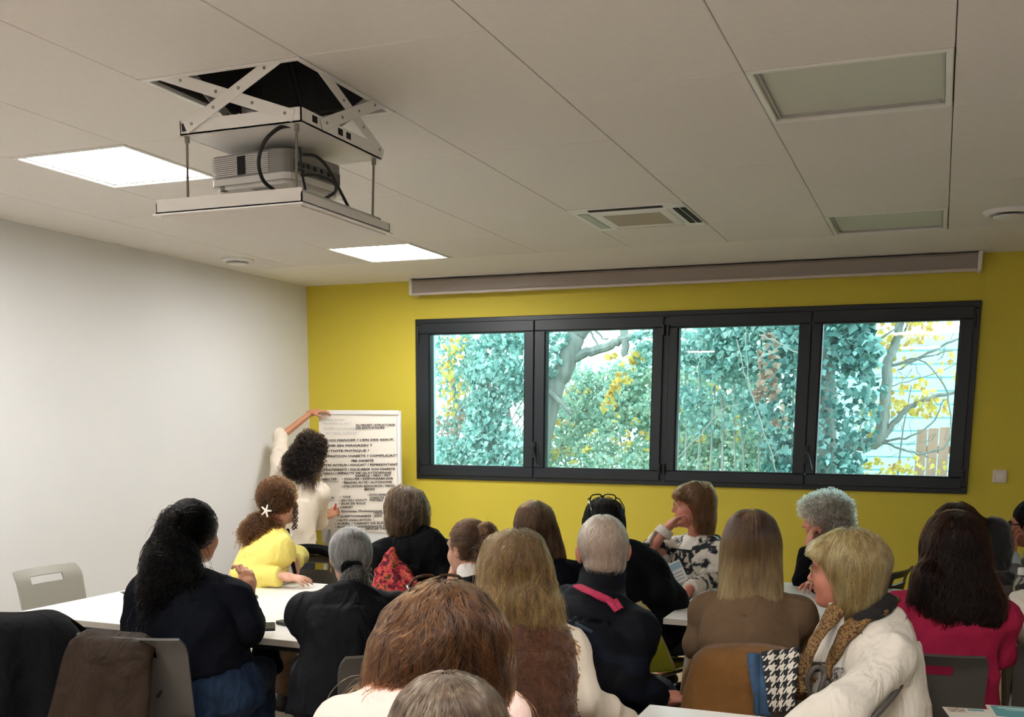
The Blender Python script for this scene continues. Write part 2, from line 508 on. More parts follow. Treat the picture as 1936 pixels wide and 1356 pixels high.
# scissor bars: pair facing the room, pair on the side, pairs behind
def xpair(a0, a1, b0, b1, w=.036):
    for (a, c) in ((a0, a1), (b0, b1)):
        g = MB().bar(a, c, w, .004, up=(0, 0, 1)).build('scissor_bar', M_white_metal, t, smooth=False)
        a, c = np.asarray(a), np.asarray(c); d = c - a
        n = unit(np.cross(unit(d), (0, 0, 1)))
        for f in (0.03, .25, .5, .75, .97):
            q = a + d * f
            MB().tube([q - n * .004, q + n * .004], .005, 8).build('pivot', M_steel, g)
zt, zb = .035, pz + .022
xpair((px0 + .04, py0 - .006, zb), (.26, py0 - .006, zt), (px0 - .12, py0 - .001, zt), (px1 - .04, py0 - .001, zb))
xpair((px1 + .006, py0 + .12, zb), (px1 + .006, .27, zt), (px1 + .001, py0 + .0, zt + .02), (px1 + .001, py1 - .005, zb))
xpair((px0 + .04, py1 + .006, zb), (.26, py1 + .006, zt), (px0 - .12, py1 + .001, zt), (px1 - .04, py1 + .001, zb))
xpair((px0 - .006, py0 + .12, zb), (px0 - .006, .27, zt), (px0 - .001, py0 + .0, zt + .02), (px0 - .001, py1 - .005, zb))
b = MB()
for (x, y, r, dx) in ((.2, -.15, .005, .03), (.22, -.1, .005, -.02), (.17, -.12, .004, .05), (.02, -.1, .003, .0), (.0, -.07, .003, .01)):
    b.tube([(x + dx, y, .43), (x, y + .02, .2), (x - dx * .5, y - .01, .05), (x + .02, y, pz + .05)], r, 6)
b.build('supply_cable', M_black, t, smooth=True)
# hanging rods and the lowered tile tray
dz = 2.24 - H
tray = MB()
e, tx, ty = .272, .045, -.06
tray.box((tx - e, ty - e, dz), (tx + e, ty + e, dz + .008))
for (x0, x1, y0, y1) in ((-e, e, -e, -e + .004), (-e, e, e - .004, e), (e - .004, e, -e, e), (-e, -e + .004, -e, e)):
    tray.box((tx + x0, ty + y0, dz), (tx + x1, ty + y1, dz + .046 if y0 < -.26 and y1 < 0 else dz + .034))
tr = tray.build('tile_tray', mat('tray_white', srgb(206, 200, 192), 0.5), t)
MB().box((tx - e - .008, ty - e - .008, dz - .002), (tx + e + .008, ty + e + .008, dz + .002)).build('tray_flange', M_white_metal, tr)
MB().box((tx - e + .010, ty - e + .010, dz - .006), (tx + e - .010, ty + e - .010, dz - .0015)).build('tray_tile', M_ceiling, tr)
MB().tube([(tx + .245, ty - .23, dz + .045), (tx + .245, ty + .25, dz + .045)], .006, 6).build('tray_rail', M_grey_metal, tr)
for (xa, ya, xb, yb) in ((px0 + .01, py0 + .02, tx - .168, ty - .245), (px1 - .03, py0 + .02, tx + .235, ty - .245), (px1 - .02, py1 - .02, tx + .245, ty + .2), (px0 + .01, py1 - .02, tx - .2, ty + .2)):
    MB().tube([(xa, ya, pz), (xb, yb, dz + .03)], .0042, 8).tube([(xa, ya, pz - .02), (xa, ya, pz)], .008, 8).tube([(xb, yb, dz + .03), (xb, yb, dz + .05)], .007, 8).build('hanging_rod', M_steel, t, smooth=True)

# projector under the plate
pc = P(486, 306, depth(hc + V3(.02, .0, -.25)))
pr_ = empty('projector', (hc[0] - .005, hc[1] + .02, H + pz), 'white video projector with grey grilles bolted under lift plate', 'projector')
M_proj = mat('projector_white', srgb(206, 202, 194), 0.45)
M_projg = mat('projector_grey', srgb(128, 124, 118), 0.5)
R = rot(D2R(-5))
def rbox(hw, hd, z0, z1, r):
    pts = []
    for cx, cy, a0 in ((hw - r, hd - r, 0), (-hw + r, hd - r, 90), (-hw + r, -hd + r, 180), (hw - r, -hd + r, 270)):
        for k in range(6):
            a = D2R(a0 + 18 * k); pts.append((cx + r * math.cos(a), cy + r * math.sin(a)))
    return pts
hw, hd, zt2, zb2 = .165, .145, -.03, -.135
MB().prism(rbox(hw, hd, 0, 0, .03), zb2 + .03, zt2, R).build('projector_body', M_projg, pr_)
b = MB().prism(rbox(hw + .004, hd + .004, 0, 0, .034), zb2 + .012, zb2 + .032, R).prism(rbox(hw - .01, hd - .01, 0, 0, .03), zb2, zb2 + .014, R)
b.build('projector_lid', M_proj, pr_)
MB().prism(rbox(.06, .06, 0, 0, .02), zt2, 0, R).build('ceiling_plate_mount', M_grey_metal, pr_)
for k in range(10):
    z = zb2 + .04 + k * .0062
    MB().box((-hw - .0025, -hd * .9, z), (-hw + .002, hd * .9, z + .003), R).box((-hw * .92, -hd - .0025, z), (hw * .5, -hd + .002, z + .003), R).build('grille_louver', M_proj, pr_)
MB().box((-.045, -hd - .004, zb2 + .04), (-.012, -hd, zt2 - .008), R).build('exhaust_grille', M_dark, pr_)
pn = MB().box((hw - .002, -hd * .85, zb2 + .04), (hw + .003, hd * .85, zt2 - .03), R).build('port_panel', mat('port_panel_grey', srgb(88, 86, 82), 0.5), pr_)
for k, (yy, zz, w, h_) in enumerate(((-.1, .02, .008, .012), (-.075, .02, .008, .012), (-.05, .022, .014, .012), (-.015, .022, .014, .012), (.02, .022, .014, .012), (.06, .02, .016, .014),
                                     (-.1, .006, .006, .006), (-.075, .006, .006, .006), (-.05, .004, .006, .007), (-.02, .004, .012, .006), (.02, .004, .012, .006), (.07, .004, .012, .006))):
    MB().box((hw + .002, yy - w / 2, zb2 + .036 + zz), (hw + .0045, yy + w / 2, zb2 + .036 + zz + h_), R).build('socket', M_dark, pn)
MB().box((-.02, -hd + .03, zb2 - .0008), (.05, -hd + .055, zb2 + .001), R).build('type_plate', M_projg, pr_)
MB().tube([(-hw * .8, -hd * .8, zb2), (-hw * .8, -hd * .8, zb2 + .014)], .012, 12).build('foot', M_projg, pr_)
# cables that leave the projector
def spl(pts, n=8):
    pts = [np.asarray(p, float) for p in pts]; out = []
    q = [2 * pts[0] - pts[1]] + pts + [2 * pts[-1] - pts[-2]]
    for i in range(1, len(q) - 2):
        for k in range(n):
            s_ = k / n
            out.append(.5 * ((2 * q[i]) + (-q[i - 1] + q[i + 1]) * s_ + (2 * q[i - 1] - 5 * q[i] + 4 * q[i + 1] - q[i + 2]) * s_ ** 2 + (-q[i - 1] + 3 * q[i] - 3 * q[i + 1] + q[i + 2]) * s_ ** 3))
    out.append(pts[-1]); return out
def cable(pxs, r, label):
    pts = [P(x, y, d) for x, y, d in pxs]
    o = MB().tube(spl(pts), r, 8).build('black_cable', M_black, None, pts[0], smooth=True)
    tag(o, label, 'cable', 'cables hanging around the projector')
Dp = depth(hc + V3(.28, -.2, -.25))
cable([(560, 237, Dp), (528, 242, Dp - .04), (500, 268, Dp - .06), (489, 305, Dp - .05), (497, 340, Dp), (518, 360, Dp + .04)], .006, 'thick black cable arching in front of the projector')
cable([(571, 292, Dp + .06), (598, 296, Dp + .1), (620, 318, Dp + .14), (640, 355, Dp + .2), (659, 392, Dp + .26)], .005, 'black cable running from the projector down to tray edge')
cable([(569, 331, Dp + .06), (600, 332, Dp + .1), (630, 345, Dp + .12), (634, 362, Dp + .12), (612, 377, Dp + .12)], .005, 'black cable looping back beside the projector')
cable([(566, 278, Dp + .03), (570, 320, Dp + .04), (578, 362, Dp + .08)], .004, 'thin black cable dropping straight behind the projector')

# ---------------------------------------------------------------- projection screen case
x0s, x1s = 1.0, 4.92
t = empty('screen_case', ((x0s + x1s) / 2, -.065, 2.60), 'long grey roll-up projection screen case above the window', 'projection screen')
L2 = (x1s - x0s) / 2
prof = [(-.055, -.046), (-.062, -.03), (-.062, .035), (-.05, .05), (.06, .05), (.06, -.05), (.03, -.05)]
V, F = [], []
b = MB()
n = len(prof)
b.add([(-L2 + .012, y, z) for y, z in prof] + [(L2 - .012, y, z) for y, z in prof],
      [(i, n + i, n + (i + 1) % n, (i + 1) % n) for i in range(n)] + [tuple(range(n)), tuple(range(2 * n - 1, n - 1, -1))])
b.build('case_shell', mat('screen_case_grey', srgb(150, 138, 128), 0.45), t)
MB().box((-L2 + .014, -.066, -.062), (L2 - .014, -.03, -.044), bev=.005).build('bottom_bar', mat('screen_bar', srgb(205, 192, 184), 0.4), t)
for sx in (-1, 1):
    MB().box((sx * L2 - .012, -.072, -.062), (sx * L2 + .012, .062, .056), bev=.006).build('end_cap', M_white_metal, t)

# ---------------------------------------------------------------- window
win = empty('window_1', ((WX0 + WX1) / 2, 0, WZ0)); tag(win, kind='structure')
o3 = V3((WX0 + WX1) / 2, 0, WZ0)
M_glass = bpy.data.materials.new('window_glass'); M_glass.use_nodes = True
n_, l_ = M_glass.node_tree.nodes, M_glass.node_tree.links
n_.remove(n_['Principled BSDF'])
tr_ = n_.new('ShaderNodeBsdfTransparent'); tr_.inputs[0].default_value = (.93, .97, .97, 1)
gl_ = n_.new('ShaderNodeBsdfGlossy'); gl_.inputs['Roughness'].default_value = 0.01
fr_ = n_.new('ShaderNodeFresnel'); fr_.inputs[0].default_value = 1.5
mx_ = n_.new('ShaderNodeMixShader')
l_.new(fr_.outputs[0], mx_.inputs[0]); l_.new(tr_.outputs[0], mx_.inputs[1]); l_.new(gl_.outputs[0], mx_.inputs[2])
l_.new(mx_.outputs[0], n_['Material Output'].inputs[0])
def ring(b, x0, x1, z0, z1, w, y0, y1, wt=None, wb_=None, bev=.004):
    wt = wt or w; wb_ = wb_ or w
    b.box((x0, y0, z0), (x1, y1, z0 + wb_), bev=bev).box((x0, y0, z1 - wt), (x1, y1, z1), bev=bev)
    b.box((x0, y0, z0 + wb_), (x0 + w, y1, z1 - wt), bev=bev).box((x1 - w, y0, z0 + wb_), (x1, y1, z1 - wt), bev=bev)
    return b
b = MB(); ring(b, WX0, WX1, WZ0, WZ1, .045, -.018, .08)
b.box((2.918, -.018, WZ0 + .04), (2.972, .08, WZ1 - .04), bev=.004)
b.build('window_frame', M_alu, win, o3)
sashes = [(1.015, 1.958, 1.100, 1.884), (1.962, 2.925, 2.045, 2.853), (2.965, 3.928, 3.030, 3.852), (3.932, 4.915, 3.994, 4.838)]
for k, (a0, a1, g0, g1) in enumerate(sashes):
    b = MB()
    z0, z1, gz0, gz1 = WZ0 + .032, WZ1 - .032, 1.268, 2.262
    y0, y1 = -.034, .05
    b.box((a0, y0, z0), (a1, y1, gz0), bev=.005).box((a0, y0, gz1), (a1, y1, z1), bev=.005)
    b.box((a0, y0, gz0), (g0, y1, gz1), bev=.005).box((g1, y0, gz0), (a1, y1, gz1), bev=.005)
    s = b.build('sash', M_alu, win, o3)
    q = MB(); ring(q, g0 - .002, g1 + .002, gz0 - .002, gz1 + .002, .008, y0 + .012, y1 - .01, bev=0)
    q.build('glazing_bead', mat('bead_black', srgb(18, 20, 23), .4), s, o3)
    s.location = (0, 0, 0)
    MB().box((g0, .0, gz0), (g1, .004, gz1)).build('glass_pane', M_glass, s, o3)
    for zc in (WZ0 + .12, WZ1 - .13):
        hxp = a0 - .004 if k in (0, 2) else a1 + .004
        MB().tube([(hxp, y0 - .008, zc - .035), (hxp, y0 - .008, zc + .035)], .009, 8).build('hinge', M_black, s, o3)
    if k in (1, 3):
        hb = MB().box((a0 - .008, y0 - .012, 1.34), (a0 + .022, y0, 1.46), bev=.003).build('handle_plate', M_black, s, o3)
        MB().tube([(a0 + .007, y0 - .005, 1.42), (a0 + .007, y0 - .045, 1.42), (a0 + .016, y0 - .05, 1.41), (a0 + .05, y0 - .05, 1.30)], [.008, .008, .009, .007], 8).build('handle_lever', mat('handle_steel', srgb(70, 74, 78), .3, metal=.7), s, o3)
# outer sill
MB().box((WX0, .06, WZ0 - .02), (WX1, .40, WZ0 + .012)).build('outer_sill', mat('sill_alu', srgb(190, 200, 202), .5), win, o3)

# switch
c = PY(1890, 901, 0)
t = empty('light_switch', (c[0], 0, c[2]), 'white square light switch on the yellow wall right of window', 'switch')
MB().box((-.041, -.010, -.041), (.041, 0, .041), bev=.004).build('switch_plate', mat('switch_white', srgb(225, 215, 205), .4), t)
MB().box((-.022, -.014, -.022), (.022, -.009, .022), bev=.002).build('rocker', mat('switch_rocker', srgb(235, 228, 220), .35), t)
# ---------------------------------------------------------------- tables
M_top = mat('white_table_top', srgb(236, 234, 228), 0.32, var=0.015, vscale=3, stretch=(1, 12, 1))
M_edge = mat('table_edge_grey', srgb(176, 168, 156), 0.5)
M_leg = mat('table_leg_taupe', srgb(134, 124, 112), 0.4)
def table(x0, x1, y0, y1, label, group):
    c = V3((x0 + x1) / 2, (y0 + y1) / 2, 0)
    t = empty('meeting_table', c, label, 'table', group)
    hx_, hy_ = (x1 - x0) / 2 - .001, (y1 - y0) / 2 - .001
    MB().box((-hx_, -hy_, .712), (hx_, hy_, .74), bev=.002).build('table_top', M_top, t)
    b = MB(); e = .0015
    for (a0, a1, b0, b1) in ((-hx_, hx_, -hy_ - e, -hy_ + .001), (-hx_, hx_, hy_ - .001, hy_ + e), (-hx_ - e, -hx_ + .001, -hy_, hy_), (hx_ - .001, hx_ + e, -hy_, hy_)):
        b.box((a0, b0, .7125), (a1, b1, .7385))
    b.build('edge_band', M_edge, t)
    b = MB()
    for sy in (-1, 1): b.box((-hx_ + .08, sy * (hy_ - .10) - .015, .672), (hx_ - .08, sy * (hy_ - .10) + .015, .712))
    for sx in (-1, 1): b.box((sx * (hx_ - .10) - .015, -hy_ + .08, .672), (sx * (hx_ - .10) + .015, hy_ - .08, .712))
    b.build('under_frame', M_black, t)
    for sx in (-1, 1):
        for sy in (-1, 1):
            MB().tube([(sx * (hx_ - .11), sy * (hy_ - .11), .70), (sx * (hx_ - .055), sy * (hy_ - .055), .0)], [.021, .016], 12).build('leg', M_leg, t, smooth=True)
    return t
GL, GR = 'tables of the left table block', 'tables of the right table block'
table(.95, 2.52, -3.945, -3.285, 'white table nearest the camera in the block beside the white wall', GL)
table(.95, 2.52, -3.283, -2.62, 'white table of the left block on the side towards the flip chart', GL)
table(3.67, 5.24, -2.862, -2.20, 'white table in front of the woman in the taupe sweater', GR)
table(3.67, 5.24, -2.198, -1.53, 'white table under the window where the grey curly woman leans', GR)
table(5.242, 6.81, -2.862, -2.20, 'white table continuing out of the frame behind the glass bottle', GR)
table(5.242, 6.81, -2.198, -1.53, 'white table at the right picture edge under the window wall', GR)
table(3.985, 5.55, -4.97, -4.31, 'white table at the bottom edge in front of the woman with the patterned scarf', None)

# ---------------------------------------------------------------- chairs
M_shell = mat('grey_plastic_shell', srgb(150, 146, 136), 0.45, bump=0.08, bscale=400)
M_chrome = mat('chair_leg_steel', srgb(140, 134, 126), 0.3, metal=0.6)
def seat_fn(u, v):
    x = (u - .5) * .43; y = -.215 + v * .43
    z = .452 + .018 * (2 * u - 1) ** 2 - .03 * max(0, v - .75) ** 2 * 16 * .3 + (.05 * (max(0, .15 - v) / .15) ** 2)
    return (x * (1 - .08 * max(0, .3 - v)), y, z)
def back_fn(u, v):
    w = .42 + .02 * v
    x = (u - .5) * w
    z = .485 + v * .345
    y = -.205 - .055 * v - .035 * max(0, v - .8) ** 2 * 25 * .8 + .035 * (2 * u - 1) ** 2
    cut = max(0, v - .86) / .14
    x *= 1 - .06 * cut ** 2
    return (x, y, z)
def slot(u, v): return .24 < u < .76 and .76 < v < .87
def make_chair(loc, yaw, label, m=M_shell, leg=M_chrome, group='grey plastic chairs', name='stacking_chair'):
    t = empty(name, loc, label, 'chair', group, rz=yaw)
    MB().sheet(back_fn, 16, 18, .011, slot).build('backrest', m, t, smooth=True)
    MB().sheet(seat_fn, 12, 12, .012).build('seat', m, t, smooth=True)
    for sx in (-1, 1):
        MB().tube([(sx * .17, .15, .44), (sx * .215, .20, .012)], .0105, 8).build('leg', leg, t, smooth=True)
        MB().tube([(sx * .17, -.15, .44), (sx * .215, -.24, .012)], .0105, 8).build('leg', leg, t, smooth=True)
        MB().tube([(sx * .185, -.17, .445), (sx * .19, -.20, .50)], .010, 8).build('back_bracket', leg, t, smooth=True)
    MB().tube([(-.17, .15, .44), (.17, .15, .44)], .009, 8).tube([(-.17, -.15, .44), (.17, -.15, .44)], .009, 8).build('under_bar', leg, t, smooth=True)
    return t
CHAIRS = {}
M_shell_shaded = mat('shaded_grey_plastic_shell', srgb(70, 67, 63), 0.45, bump=0.08, bscale=400)  # same grey plastic, its colour darkened for the shade these chairs stand in
def chair(loc, yaw, label, m=None, group='grey plastic chairs'):
    loc = (loc[0], loc[1], 0)
    m = m or M_shell_shaded
    if m.name not in CHAIRS:
        CHAIRS[m.name] = make_chair(loc, yaw, label, m, M_chrome, group); return CHAIRS[m.name]
    c = copy_tree(CHAIRS[m.name]); c.location = loc; c.rotation_euler = (0, 0, yaw); c['label'] = label
    return c
def at_chair(loc, yaw, q):
    c, s = math.cos(yaw), math.sin(yaw)
    return V3(loc[0] + c * q[0] - s * q[1], loc[1] + s * q[0] + c * q[1], q[2])

chair((.69, -3.24), D2R(-90), 'empty light grey chair at the table end against the white wall', M_shell)

# coats hung over chair backs
def hang(name, label, loc, yaw, wtop, wbot, zb, zf, m, seed, amp=.02, ztop=.842, bulk=.02, extra=None, lean=.10, shift=0.0, off=0.0):
    rng = np.random.default_rng(seed)
    ph = rng.uniform(0, 6.28, 6); fr = rng.uniform(5, 13, 6)
    def fn(u, v):
        # v 0 = back hem, .5 = over the top, 1 = front hem
        zz = ztop
        if v < .5:
            s_ = (.5 - v) / .5; z = zz - s_ ** 1.05 * (zz - zb); y = -.285 - bulk - lean * s_ - .02 * math.sin(min(1, s_ * 6) * 1.57)
        else:
            s_ = (v - .5) / .5; z = zz - s_ ** 1.05 * (zz - zf); y = -.245 + bulk * .6 + .03 * s_ + .015 * math.sin(min(1, s_ * 6) * 1.57)
        w = wtop + (wbot - wtop) * s_ ** .8
        e = abs(2 * u - 1)
        z -= .05 * e ** 6 * (1 - s_) + .004 * math.sin(9 * u + ph[5])
        fold = sum(math.sin(fr[i] * (u * 2) * (1 + .3 * s_) + ph[i] + 1.5 * s_ * (i % 2)) for i in range(5)) / 5
        y += amp * fold * (.25 + s_) * (-1 if v < .5 else .6)
        y += .05 * e ** 3 * (1 if v < .5 else -.4)
        x = (u - .5) * w + off + shift * s_ + .012 * math.sin(4 * s_ + ph[4])
        return at_chair((0, 0, 0), yaw, (x, y, z))
    b = MB().sheet(fn, 40, 48, .008)
    o = b.build(name, m, None, (0, 0, 0), smooth=True, auto=False)
    o.location = (loc[0], loc[1], 0)
    tag(o, label, 'coat')
    return o
M_blackcoat = mat('black_wool', srgb(17, 17, 19), 0.85, var=.3, vscale=30, bump=.25, bscale=200, fold=.5)
M_browncoat = mat('brown_leather', srgb(50, 38, 29), 0.6, var=.25, vscale=9, bump=.25, bscale=60, fold=.9)
M_tancoat = mat('camel_cloth', srgb(126, 88, 46), 0.85, var=.15, vscale=14, bump=.2, bscale=300, sheen=.1, fold=.5)
lb = P(20, 1168, 3.95); yb = view_yaw(20)
lb = V3(lb[0] - math.sin(yb) * .27, lb[1] + math.cos(yb) * .27, 0)
chair(lb, yb, 'grey chair under the black coat at the lower left corner')
hang('black_coat', 'black wool coat hung over a chair at the lower left corner', lb, yb, .40, .78, .20, .52, M_blackcoat, 3, amp=.03, ztop=.87, bulk=.03, shift=.05)

# ---------------------------------------------------------------- flip chart
FY = -.36
fc = empty('flip_chart', (.68, FY, 0), 'white flip chart on a stand full of handwritten French notes', 'flip chart')
fo = V3(.68, FY, 0)
bx0, bx1, bz0, bz1 = .315, 1.025, .655, 1.68
MB().box((bx0, FY, bz0), (bx1, FY + .018, bz1), bev=.004).build('board', M_white_metal, fc, fo)
M_paper = mat('flip_paper', srgb(240, 232, 218), 0.8, var=.02, vscale=4)
pz1 = PY(650, 1003, FY - .01)[2]
def paper_fn(u, v):
    x = .322 + u * (.995 - .322); z = pz1 + v * (bz1 - .004 - pz1)
    y = FY - .007 - .004 * math.sin(v * 14) * (1 - u) ** 2 - .006 * (1 - u) ** 3 * v
    return (x, y, z)
paper = MB().sheet(paper_fn, 20, 28, .0012).build('paper_sheet', M_paper, fc, fo, smooth=True)
MB().box((bx0 + .01, FY - .018, bz1 - .03), (bx1 - .01, FY - .001, bz1 + .004), bev=.004).build('clamp_bar', M_white_metal, fc, fo)
MB().box((bx1 - .028, FY - .006, bz0 + .03), (bx1 - .002, FY + .001, bz1 - .03), bev=.002).build('side_rail', mat('rail_white', srgb(232, 232, 234), .35), fc, fo)
MB().box((bx0 - .01, FY - .07, bz0 - .035), (bx1 + .01, FY + .012, bz0 - .02), bev=.003).box((bx0 - .01, FY - .07, bz0 - .02), (bx1 + .01, FY - .064, bz0 - .004)).build('pen_tray', mat('tray_grey', srgb(120, 120, 120), .4), fc, fo)
for sx, xx in ((-1, bx0 + .08), (1, bx1 - .08)):
    MB().tube([(xx, FY + .02, bz0 + .2), (xx + sx * .08, FY - .10, .0)], [.016, .013], 10).build('leg', M_grey_metal, fc, fo, smooth=True)
MB().tube([(.68, FY + .03, bz0 + .4), (.68, FY + .5 - .16, .0)], [.016, .013], 10).build('leg', M_grey_metal, fc, fo, smooth=True)
M_ink = mat('black_marker_ink', srgb(26, 26, 28), 0.6)
M_faint = mat('pale_blue_ink', srgb(176, 182, 188), 0.7)
rngt = random.Random(4)
def write(px0_, px1_, py_, body, hpx=4.0, m=M_ink, parent=None, slope=0.0):
    a = PY(px0_, py_, FY - .013); c_ = PY(px1_, py_ - slope, FY - .013)
    w = c_[0] - a[0]; hgt = hpx / FPX * depth(a)
    dz_ = c_[2] - a[2]
    def xf(x, y): return (a[0] + x, FY - .0125 - .004 * (1 - (a[0] + x - .32) / .68), a[2] + y + dz_ * x / w)
    text_mesh(body, hgt * 1.38, 'written_line', m, parent or paper, xf, shear=rngt.uniform(0, .15), width=w, bold=hgt * (.07 if m is M_ink else 0), origin=fo)
for (a, c_, y, s_) in ((673, 747, 806.5, 'DU PROJET / STRUCTURER'), (673, 727, 811.5, 'LES EDUCATEURS'),
        (613, 745, 835, 'QUOI MANGER ? LIEN DES GOUT.'), (613, 703, 845, 'AIME EN MAGASIN ?'), (612, 698, 855, 'ACTIVITE PHYSIQUE ?'),
        (610, 751, 865, 'DEFINITION DIABETE ? COMPLICAT\u00b0'), (664, 707, 873.5, 'PRE DIABETE'), (612, 752, 882, 'ETRE ACTEUR / EDUCAT\u00b0 / REPRESENTANT'),
        (612, 747, 890.5, 'TRAITEMENTS / EQUILIBRER SON DIABETE'), (612, 740, 897.5, 'VECU / IMPACTS VIE QUOTIDIENNE'), (672, 739, 902, 'FAMILLE / PRO / PSY'),
        (607, 640, 908.5, 'OBJECTIFS :'), (647, 743, 908, '\u2022 EVALUER / RESPONSABILISER'), (647, 741, 915, '\u2022 RENDRE ACTIF / AUTONOMIE'),
        (646, 746, 922, '\u2022 EVALUATION RESSOURCES / PERSO'), (689, 709, 927.5, 'BESOINS'),
        (607, 632, 944, 'SUPPORTS'), (641, 663, 942, ': \u2022 TOUS'), (641, 694, 948.5, '\u2022 JEU DU GOUT'), (641, 691, 954.5, '\u2022 JEUX DE ROLE'), (639, 668, 961.5, '\u2022 CARNET'),
        (695, 730, 938, '\u2022 OUTILS PAPIER'), (699, 726, 943.5, 'CONNECTES'), (699, 724, 948, 'PORTABLE'),
        (612, 633, 971, 'OUTILS'), (637, 722, 969, ': \u2022 Entretien Motivationnel'), (638, 702, 978.5, '\u2022 QUESTIONNAIRES'), (637, 702, 986, '\u2022 AUTO EVALUATION'),
        (708, 724, 973, 'TESTS'), (708, 722, 978, 'ECRITS'), (634, 730, 992.5, '\u2022 ECRIRE / CARNET DE SUIVI'), (634, 737, 998.5, '\u2022 BILAN DES CONNAISSANCES PRO'), (691, 737, 1002, 'SAVOIR FAIRE')):
    write(a, c_, y, s_, slope=(c_ - a) * .012)
for (a, c_, y, s_) in ((622, 652, 783, 'Points n\u00e9gatifs'), (615, 655, 796, 'Points positifs /'), (612, 665, 803, 'Formation au soin /'), (612, 690, 812.5, 'Sensibilit\u00e9 aux outils p\u00e9dagogiques'), (617, 680, 821, 'en repas collectif /')):
    write(a, c_, y, s_, 5.0, M_faint)
b = MB()
def line(p0, p1, w=.0022):
    a, c_ = PY(*p0, FY - .013), PY(*p1, FY - .013); a[1] = c_[1] = FY - .0125
    b.bar(a, c_, w, .0006, up=(0, 0, 1))
for p0, p1 in (((607, 911.5), (640, 910.5)), ((607, 947), (632, 946.5)), ((612, 974), (634, 973.5)), ((706, 969), (706, 986)), ((706, 969), (726, 969)), ((706, 986), (726, 986)), ((726, 969), (726, 986))):
    line(p0, p1)
b.build('ink_rule', M_ink, paper, fo)

# ---------------------------------------------------------------- small things on the tables
TZ = .7405
def slab(name, label, cat, px, py, w, d, h, yaw, m, bev=.003, group=None):
    c = PZ(px, py, TZ)
    R_ = rot(yaw)
    o = MB().box((-w / 2, -d / 2, 0), (w / 2, d / 2, h), R_, bev=bev).build(name, m, None, (0, 0, 0))
    o.location = (c[0], c[1], TZ)
    tag(o, label, cat, group); return o
M_phone = mat('black_phone', srgb(14, 14, 16), 0.5, spec=.2)
o = slab('phone', 'black phone lying on the white table beside the elbow', 'phone', 503, 1187, .075, .15, .009, D2R(35), M_phone)
MB().box((-.034, -.071, .009), (.034, .071, .0096), rot(D2R(35))).build('screen', mat('phone_glass', srgb(8, 8, 10), .45, spec=.15), o)
lp = slab('laptop', 'closed dark grey laptop on the table beside the black blazer', 'laptop', 600, 1183, .30, .21, .018, D2R(-18), mat('laptop_grey', srgb(64, 64, 62), .4), bev=.004)
MB().box((-.15, -.105, .0085), (.15, .105, .0098), rot(D2R(-18))).build('lid_seam', M_black, lp)
nb = slab('notebook', 'orange red notebook on the table at the yellow cardigan woman', 'notebook', 505, 1103, .21, .15, .012, D2R(4), mat('notebook_orange', srgb(224, 88, 52), .55), bev=.002)
MB().box((-.1, -.073, .0018), (.1052, .073, .0102), rot(D2R(4))).build('page_block', M_paper, nb)
c = PZ(503, 1104, TZ + .012)
o = MB().tube([(-.06, 0, .005), (.05, .004, .005), (.07, .005, .005)], [.005, .005, .002], 8).build('pen', mat('purple_pen', srgb(74, 20, 60), .35), None, (0, 0, 0), smooth=True)
o.location = (c[0], c[1], TZ + .0122); tag(o, 'dark purple pen lying on the orange red notebook', 'pen')
c = PZ(237, 1122, TZ)
o = MB().tube(spl([(-.03, .0, .003), (-.02, .02, .003), (.01, .02, .003), (.02, 0, .003), (-.005, -.012, .003), (.03, -.03, .003), (.10, -.02, .003), (.16, -.03, .003)]), .0022, 6).build('cable_loop', M_black, None, (0, 0, 0), smooth=True)
o.location = (c[0], c[1], TZ); tag(o, 'thin dark cable loop lying on the left white table', 'cable')
slab('remote', 'black remote control on right table beside the long dark hair', 'remote', 1722, 1131, .17, .045, .016, D2R(20), M_phone)
# glass bottle, dark case, yellow highlighter at the right edge
c = PZ(1926, 1172, TZ)
t = empty('water_bottle', (c[0], c[1], TZ), 'clear glass water bottle standing on table at the right edge', 'bottle')
M_clear = bpy.data.materials.new('clear_glass'); M_clear.use_nodes = True
q = M_clear.node_tree.nodes['Principled BSDF']; q.inputs['Transmission Weight'].default_value = 1; q.inputs['Roughness'].default_value = .03; q.inputs['IOR'].default_value = 1.2
q.inputs['Base Color'].default_value = (.92, .94, .93, 1)
MB().lathe([(.001, .004), (.033, .004), (.035, .01), (.035, .15), (.031, .175), (.02, .19), (.018, .2), (.018, .204)], (0, 0, 0), 24).build('bottle_body', M_clear, t, smooth=True)
MB().lathe([(.001, .235), (.02, .235), (.0215, .232), (.0215, .204), (.001, .204)], (0, 0, 0), 24).build('bottle_cap', mat('cap_clear_grey', srgb(200, 198, 190), .3), t, smooth=True)
MB().lathe([(.0353, .03), (.0353, .032)], (0, 0, 0), 24).build('level_mark', M_grey_metal, t)
c = PZ(1914, 1196, TZ)
t = empty('glasses_case', (c[0], c[1], TZ), 'black rounded glasses case on the table below the bottle', 'case')
MB().lathe([(.001, .045), (.03, .04), (.045, .028), (.052, .014), (.05, .002), (.001, .001)], (0, 0, 0), 20, R=np.diag([1.35, .8, 1.0])).build('case_lid', M_phone, t, smooth=True)
MB().tube([(-.07, -.02, .012), (-.075, .0, .012), (-.07, .02, .012)], .004, 6).build('clasp', M_black, t, smooth=True)
c = PZ(1888, 1193, TZ)
o = MB().tube([(-.05, 0, .009), (.04, .01, .009)], .009, 10).build('highlighter', mat('highlighter_yellow', srgb(190, 180, 20), .4), None, (0, 0, 0), smooth=True)
o.location = (c[0], c[1], TZ); tag(o, 'yellow highlighter pen beside the black glasses case', 'pen')
